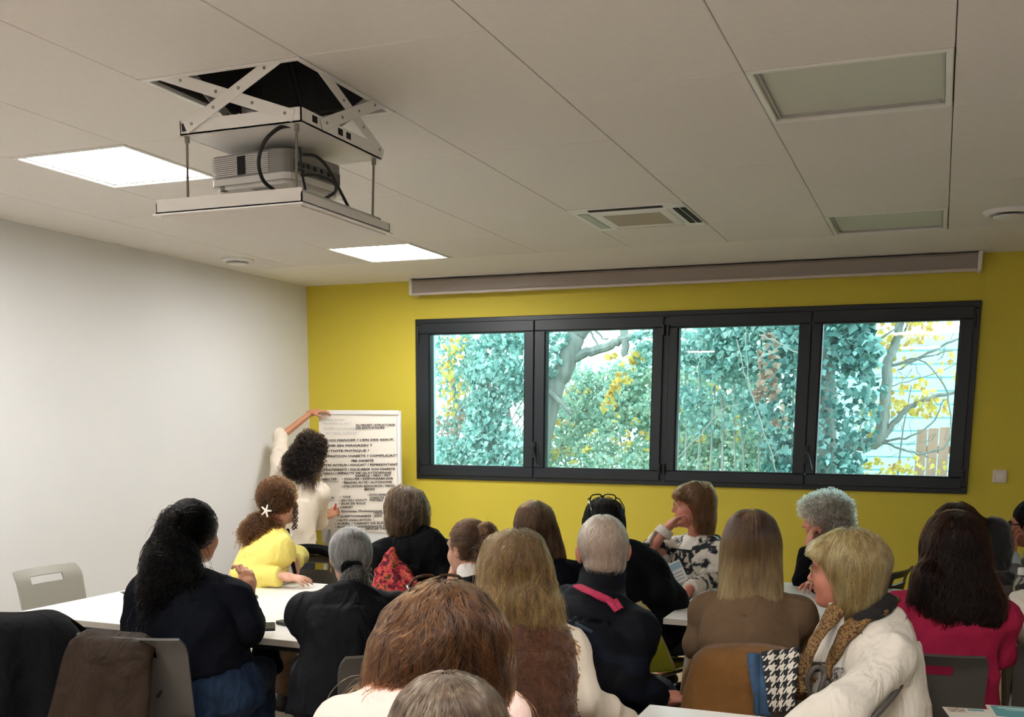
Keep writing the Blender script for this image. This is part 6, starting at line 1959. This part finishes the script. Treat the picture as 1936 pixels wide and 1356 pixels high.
# ---------------------------------------------------------------- the garden behind the window
def leaf_mat(name, c1, c2, c3):
    m = bpy.data.materials.new(name); m.use_nodes = True
    n, l = m.node_tree.nodes, m.node_tree.links
    b = n['Principled BSDF']; b.inputs['Roughness'].default_value = .45
    a = n.new('ShaderNodeAttribute'); a.attribute_name = 'tint'
    r = n.new('ShaderNodeValToRGB'); cr = r.color_ramp
    cr.elements[0].color = c1; cr.elements[1].color = c3
    e = cr.elements.new(.5); e.color = c2
    l.new(a.outputs['Fac'], r.inputs[0]); l.new(r.outputs[0], b.inputs['Base Color'])
    t = n.new('ShaderNodeBsdfTranslucent'); l.new(r.outputs[0], t.inputs[0])
    x = n.new('ShaderNodeMixShader'); x.inputs[0].default_value = .3
    l.new(b.outputs[0], x.inputs[1]); l.new(t.outputs[0], x.inputs[2]); l.new(x.outputs[0], n['Material Output'].inputs[0])
    return m
def leaves(name, C, size, m, rng, parent=None, face=None, spread=.9, origin=(0, 0, 0)):
    """one mesh of folded pointed leaves at the points C"""
    n = len(C)
    nrm = rng.normal(size=(n, 3)) * spread + (V3(0, -1, .35) if face is None else face)
    nrm /= np.linalg.norm(nrm, axis=1, keepdims=True)
    dn = np.tile(V3(0, 0, -1.0), (n, 1)) + rng.normal(size=(n, 3)) * .45
    ax = dn - (dn * nrm).sum(1, keepdims=True) * nrm
    ax /= np.linalg.norm(ax, axis=1, keepdims=True) + 1e-9
    sd = np.cross(nrm, ax)
    s = (size * rng.uniform(.6, 1.25, n))[:, None]
    b0 = C - ax * s * .45; tip = C + ax * s * .6
    l = C - ax * s * .12 + sd * s * .48 - nrm * s * .1; r = C - ax * s * .12 - sd * s * .48 - nrm * s * .1
    V = np.stack([b0, l, tip, r], axis=1).reshape(-1, 3)
    k = np.arange(n) * 4
    F = np.concatenate([np.stack([k, k + 1, k + 2], 1), np.stack([k, k + 2, k + 3], 1)])
    F = F.reshape(2, n, 3).transpose(1, 0, 2).reshape(-1, 3)
    o = new_mesh(name, V, F, m, parent, origin, smooth=False)
    at = o.data.attributes.new('tint', 'FLOAT', 'FACE')
    at.data.foreach_set('value', np.repeat(rng.uniform(0, 1, n), 2).astype(np.float32))
    o['kind'] = 'stuff'
    return o
rg = np.random.default_rng(11)
M_ivy = leaf_mat('ivy_green', srgb(108, 150, 142), srgb(156, 198, 186), srgb(214, 232, 222))
M_ivyd = leaf_mat('ivy_dark', srgb(58, 98, 94), srgb(98, 148, 140), srgb(176, 214, 206))
M_hedge = leaf_mat('hedge_green', srgb(140, 180, 162), srgb(186, 214, 194), srgb(228, 232, 204))
M_yel = leaf_mat('autumn_yellow', srgb(224, 180, 70), srgb(240, 214, 110), srgb(206, 156, 90))
M_brownl = leaf_mat('withered_brown', srgb(150, 116, 98), srgb(186, 150, 128), srgb(204, 178, 156))
M_bark = mat('grey_bark', srgb(158, 156, 148), .9, var=.35, vscale=14, stretch=(1, 1, .2), bump=.5, bscale=40)
M_twig = mat('pale_twig', srgb(178, 172, 160), .9, var=.2, vscale=14)
o = MB().box((-14, .4, -.12), (20, 30, -.02)).build('ground_1', mat('garden_soil', srgb(120, 128, 96), .95, var=.3, vscale=4)); tag(o, kind='structure')

def branch(b, pts, r0, r1, seg=7):
    q = spl(pts, 5); n = len(q)
    q = [p + rg.normal(size=3) * .006 for p in q]
    b.tube(q, list(np.linspace(r0, r1, n)), seg)
    return q
def blob(c, r, n):
    d = rg.normal(size=(n, 3)); d /= np.linalg.norm(d, axis=1, keepdims=True)
    return np.asarray(c) + d * np.asarray(r) * (rg.uniform(.55, 1.0, (n, 1)) ** .5)
# ivy covered trunk standing between third and fourth panes
def G(px, py, y): return PY(px, py, y)
c0 = G(1545, 760, 2.6)
t = empty('ivy_tree', (c0[0], 2.6, 0), 'thick tree trunk wrapped in dark ivy between the third and fourth panes', 'tree')
og = V3(c0[0], 2.6, 0)
b = MB(); branch(b, [(c0[0] + .05, 2.6, 0), (c0[0] + .02, 2.6, 1.2), (c0[0] - .02, 2.6, 2.4), (c0[0] + .05, 2.6, 4.0)], .2, .15, 12)
b.build('trunk', M_bark, t, og, smooth=True)
pts = []
for k in range(5200):
    z = rg.uniform(.2, 4.0); a = rg.uniform(0, 6.283)
    rad = .25 + .14 * rg.random() + .13 * math.sin(z * 4.3 + a * 2) * rg.random()
    pts.append((c0[0] + rad * math.cos(a) * 1.25, 2.6 + rad * math.sin(a), z))
leaves('ivy', np.array(pts), .070, M_ivyd, rg, t, origin=og)
c1 = G(1600, 640, 2.5)
leaves('ivy', np.concatenate([blob((c1[0] + .02, 2.45, c1[2] + .12), (.22, .2, .28), 340), blob((c1[0] + .12, 2.4, c1[2] - .12), (.20, .18, .16), 200)]), .09, M_ivyd, rg, t, origin=og)
leaves('withered_ivy', np.concatenate([blob(G(1452, 672, 2.2), (.10, .06, .22), 46), blob(G(1448, 735, 2.2), (.12, .06, .14), 60), blob(G(1478, 790, 2.2), (.1, .06, .1), 14)]), .065, M_brownl, rg, t, origin=og)
b = MB()
branch(b, [G(1392, 640, 2.1), G(1412, 720, 2.1), G(1440, 800, 2.1), G(1470, 900, 2.1)], .006, .006, 5)
branch(b, [G(1409, 615, 2.05), G(1411, 660, 2.05), G(1418, 740, 2.05)], .005, .004, 5)
branch(b, [G(1438, 632, 2.05), G(1475, 650, 2.05), G(1516, 672, 2.05)], .007, .005, 5)
branch(b, [G(1280, 868, 2.1), G(1325, 820, 2.1), G(1360, 780, 2.1), G(1400, 765, 2.1)], .008, .004, 5)
b.build('vine', M_twig, t, og, smooth=True)

# slender forked tree with yellow leaves in the fourth pane
cb = G(1672, 830, 3.0)
t = empty('forked_tree', (cb[0], 3.0, 0), 'slender forked grey tree with yellow leaves in the fourth pane', 'tree'); og = V3(cb[0], 3.0, 0)
b = MB()
branch(b, [(cb[0] - .5, 3.1, 0), G(1590, 862, 3.0), G(1640, 842, 3.0), G(1664, 822, 3.0), G(1672, 760, 3.0), G(1680, 690, 3.0), G(1692, 650, 3.0), G(1705, 600, 3.0), G(1712, 540, 3.0)], .075, .03, 9)
b.build('trunk', M_bark, t, og, smooth=True)
b = MB()
branch(b, [G(1672, 826, 3.0), G(1690, 800, 3.0), G(1720, 770, 3.0), G(1760, 752, 3.0), G(1830, 738, 3.0)], .035, .015)
branch(b, [G(1662, 832, 3.0), G(1700, 848, 2.9), G(1745, 858, 2.9), G(1790, 840, 2.9), G(1800, 800, 2.9), G(1785, 730, 2.9), G(1740, 680, 2.9), G(1690, 690, 3.0)], .012, .007, 6)
branch(b, [G(1670, 835, 3.0), G(1720, 825, 2.9), G(1762, 800, 2.9), G(1785, 755, 2.9)], .012, .006, 6)
branch(b, [G(1685, 690, 3.0), G(1730, 680, 3.0), G(1790, 650, 3.0), G(1830, 630, 3.0)], .016, .009)
branch(b, [G(1583, 690, 2.9), G(1640, 655, 2.9), G(1690, 622, 2.9), G(1712, 600, 2.9)], .012, .008)
branch(b, [G(1696, 700, 3.0), G(1730, 682, 3.0), G(1800, 662, 3.0)], .009, .006)
branch(b, [G(1680, 730, 3.0), G(1740, 715, 3.0), G(1810, 690, 3.0)], .006, .004)
branch(b, [G(1705, 640, 3.0), G(1716, 612, 3.0), G(1722, 580, 3.0)], .012, .008)
for k in range(26):
    x, y = rg.uniform(1610, 1810), rg.uniform(620, 880)
    branch(b, [G(x, y, 3.1), G(x + rg.uniform(-25, 25), y + rg.uniform(-25, 15), 3.1), G(x + rg.uniform(-50, 50), y + rg.uniform(-45, 20), 3.1)], .004, .002, 4)
b.build('branch', M_bark, t, og, smooth=True)
pts = np.concatenate([blob(G(1690, 628, 3.1), (.34, .2, .17), 150), blob(G(1670, 770, 3.1), (.22, .2, .1), 46), blob(G(1722, 755, 3.1), (.26, .2, .14), 90), blob(G(1640, 800, 3.1), (.12, .2, .16), 40),
                      blob(G(1760, 770, 3.1), (.24, .2, .1), 60), blob(G(1670, 885, 3.1), (.3, .2, .08), 60), blob(G(1740, 880, 3.1), (.3, .2, .08), 30), blob(G(1740, 690, 3.1), (.4, .2, .2), 40), blob(G(1760, 625, 3.1), (.2, .2, .1), 30)])
leaves('yellow_leaves', pts, .058, M_yel, rg, t, origin=og)

# bent grey tree in the second pane
cb = G(1052, 720, 3.4)
t = empty('bent_tree', (cb[0], 3.4, 0), 'bent grey tree with a long side limb in the second pane', 'tree'); og = V3(cb[0], 3.4, 0)
b = MB()
branch(b, [(cb[0] - .35, 3.5, 0), (cb[0] - .25, 3.4, 1.0), G(1043, 745, 3.4), G(1066, 700, 3.4), G(1082, 650, 3.4), G(1104, 610, 3.4), G(1130, 540, 3.4)], .14, .085, 10)
b.build('trunk', M_bark, t, og, smooth=True)
b = MB()
branch(b, [G(1075, 680, 3.4), G(1110, 665, 3.4), G(1150, 656, 3.4), G(1180, 640, 3.4), G(1240, 628, 3.4)], .055, .035, 8)
branch(b, [G(1178, 590, 3.4), G(1180, 640, 3.4), G(1183, 672, 3.4)], .045, .04, 8)
branch(b, [G(1112, 620, 3.4), G(1128, 650, 3.4), G(1135, 668, 3.4)], .012, .008, 6)
branch(b, [G(1118, 615, 3.4), G(1140, 640, 3.4), G(1150, 640, 3.4)], .014, .008, 6)
branch(b, [G(1035, 738, 3.3), G(1060, 760, 3.3), G(1080, 785, 3.3)], .03, .02, 7)
b.build('limb', M_bark, t, og, smooth=True)
leaves('yellow_vine_leaves', np.concatenate([blob(G(1143, 770, 3.2), (.04, .05, .05), 10), blob(G(1152, 752, 3.2), (.05, .05, .06), 18), blob(G(1163, 732, 3.2), (.06, .05, .07), 22), blob(G(1176, 714, 3.2), (.06, .05, .06), 18),
       blob(G(1200, 675, 3.2), (.10, .05, .06), 20), blob(G(1190, 690, 3.2), (.1, .05, .06), 10), blob(G(1154, 676, 3.2), (.08, .05, .03), 8)]), .07, M_yel, rg, t, origin=og)
lv = [blob(G(x, y, 3.3), (.16, .15, .14), 120) for x, y in ((1050, 640), (1040, 690), (1225, 640), (1222, 670))]
leaves('ivy', np.concatenate(lv), .065, M_ivy, rg, t, origin=og)

# ivy screen seen in the first pane, with pale stems and yellow leaves
t = empty('ivy_thicket', (.6, 3.0, 0), 'tangled ivy thicket with pale stems in the leftmost window pane', 'thicket'); og = V3(.6, 3.0, 0)
b = MB()
for k in range(60):
    x, y = rg.uniform(800, 1000), rg.uniform(640, 900)
    branch(b, [G(x, y + 90, 3.2), G(x + rg.uniform(-30, 30), y + 30, 3.2), G(x + rg.uniform(-60, 60), y - 60, 3.2)], .010, .004, 4)
for k in range(5):
    x = 860 + k * 32 + rg.uniform(-8, 8)
    branch(b, [G(x, 980, 3.5), G(x + 10, 800, 3.5), G(x - 12, 600, 3.5)], .035, .025, 7)
b.build('stem', M_twig, t, og, smooth=True)
lv = [blob(G(940 + rg.uniform(-45, 55), rg.uniform(610, 900), 3.0), (.16, .14, .13), 90) for k in range(40)]
lv += [blob(G(960 + rg.uniform(-45, 55), rg.uniform(600, 720), 2.9), (.16, .14, .13), 60) for k in range(12)]
lv += [blob(G(rg.uniform(820, 930), rg.uniform(840, 905), 3.0), (.2, .14, .1), 60) for k in range(12)]
lv += [blob(G(rg.uniform(820, 930), rg.uniform(610, 700), 3.1), (.2, .14, .1), 34) for k in range(14)]
lv += [blob(G(rg.uniform(822, 930), rg.uniform(700, 850), 3.5), (.22, .14, .12), 40) for k in range(24)]
leaves('ivy', np.concatenate(lv), .060, M_ivy, rg, t, origin=og)
lv = [blob(G(850 + rg.uniform(-16, 26), y, 2.9), (.08, .08, .08), 9) for y in range(640, 780, 8)]
leaves('yellow_leaves', np.concatenate(lv), .055, M_yel, rg, t, origin=og)
lv = [blob(G(rg.uniform(820, 900), rg.uniform(780, 880), 3.1), (.1, .08, .08), 12) for k in range(14)]
leaves('withered_leaves', np.concatenate(lv), .05, M_brownl, rg, t, origin=og)

# bushes filling the lower half, two rows
t = empty('garden_hedge', (2.6, 4.2, 0), 'pale green leafy hedge filling the lower half of the middle panes', 'hedge'); og = V3(2.6, 4.2, 0)
b = MB()
for k in range(30):
    x = rg.uniform(.2, 4.4); branch(b, [(x, 4.4, 0), (x + rg.uniform(-.2, .2), 4.3, 1.0), (x + rg.uniform(-.5, .5), 4.1, 2.0)], .02, .006, 5)
b.build('stem', M_bark, t, og, smooth=True)
lv = []
for k in range(230):
    x = rg.uniform(1000, 1540); y = 760 + rg.normal() * 30 + rg.uniform(0, 190)
    if x < 1250: y -= 40 * rg.random()
    lv.append(blob(G(x, y, 4.0 + rg.uniform(-.3, .5)), (.17, .15, .13), 80))
for k in range(90):
    lv.append(blob(G(rg.uniform(990, 1540), rg.uniform(850, 925), 3.8 + rg.uniform(-.3, .5)), (.18, .15, .1), 60))
for k in range(90):
    lv.append(blob(G(rg.uniform(1080, 1240), rg.uniform(690, 800), 4.2), (.15, .15, .12), 45))
for k in range(90):
    lv.append(blob(G(rg.uniform(1270, 1440), rg.uniform(610, 860), 4.0 + rg.uniform(-.3, .4)), (.16, .15, .14), 60))
leaves('hedge_leaves', np.concatenate(lv), .048, M_hedge, rg, t, origin=og)
lv = [blob(G(rg.uniform(1040, 1400), rg.uniform(720, 880), 3.6), (.05, .05, .05), 5) for k in range(45)]
leaves('yellow_leaves', np.concatenate(lv), .055, M_yel, rg, t, origin=og)
# ivy over the top of the third pane
t = empty('ivy_curtain', (3.3, 2.9, 0), 'ivy curtain hanging across the third window pane', 'thicket'); og = V3(3.3, 2.9, 0)
b = MB()
for k in range(12):
    x = 1275 + k * 20; branch(b, [G(x, 1000, 3.0), G(x + rg.uniform(-15, 15), 760, 3.0), G(x + rg.uniform(-20, 20), 560, 3.0)], .012, .008, 5)
b.build('stem', M_twig, t, og, smooth=True)
lv = [blob(G(rg.uniform(1275, 1520), rg.uniform(560, 700), 2.9), (.14, .12, .12), 66) for k in range(46)]
lv += [blob(G(rg.uniform(1290, 1450), rg.uniform(690, 800), 3.0), (.13, .12, .12), 40) for k in range(24)]
leaves('ivy', np.concatenate(lv), .062, M_ivy, rg, t, origin=og)
# wooden fence at the right, pale house wall far behind
a = G(1735, 800, 5.0)
t = empty('board_fence', (a[0] + .4, 5.0, 0), 'reddish wooden board fence behind the forked tree', 'fence'); og = V3(a[0] + .4, 5.0, 0)
M_board = mat('reddish_board', srgb(196, 150, 128), .85, var=.25, vscale=6, stretch=(1, 1, .15))
for k in range(9):
    x = a[0] + k * .115
    MB().box((x, 5.0, 0), (x + .105, 5.02, 1.56 + .012 * (k % 3)), bev=.003).build('board', M_board, t, og)
MB().box((a[0], 5.02, .5), (a[0] + 1.05, 5.06, .58)).box((a[0], 5.02, 1.3), (a[0] + 1.05, 5.06, 1.38)).build('fence_rail', M_board, t, og)
c = G(1700, 700, 9.0)
t = empty('neighbour_house', (c[0], 9.2, 0), 'pale blue clad house wall far behind the garden trees', 'house'); og = V3(c[0], 9.2, 0)
MB().box((c[0] - 1.4, 9.1, 0), (c[0] + 1.6, 9.4, 2.9)).build('house_wall', mat('pale_cladding', srgb(190, 222, 226), .8), t, og)
for k in range(14):
    MB().box((c[0] - 1.4, 9.06, .2 + k * .19), (c[0] + 1.6, 9.1, .2 + k * .19 + .165), bev=.006).build('cladding_plank', mat('pale_cladding', srgb(190, 222, 226), .8), t, og)
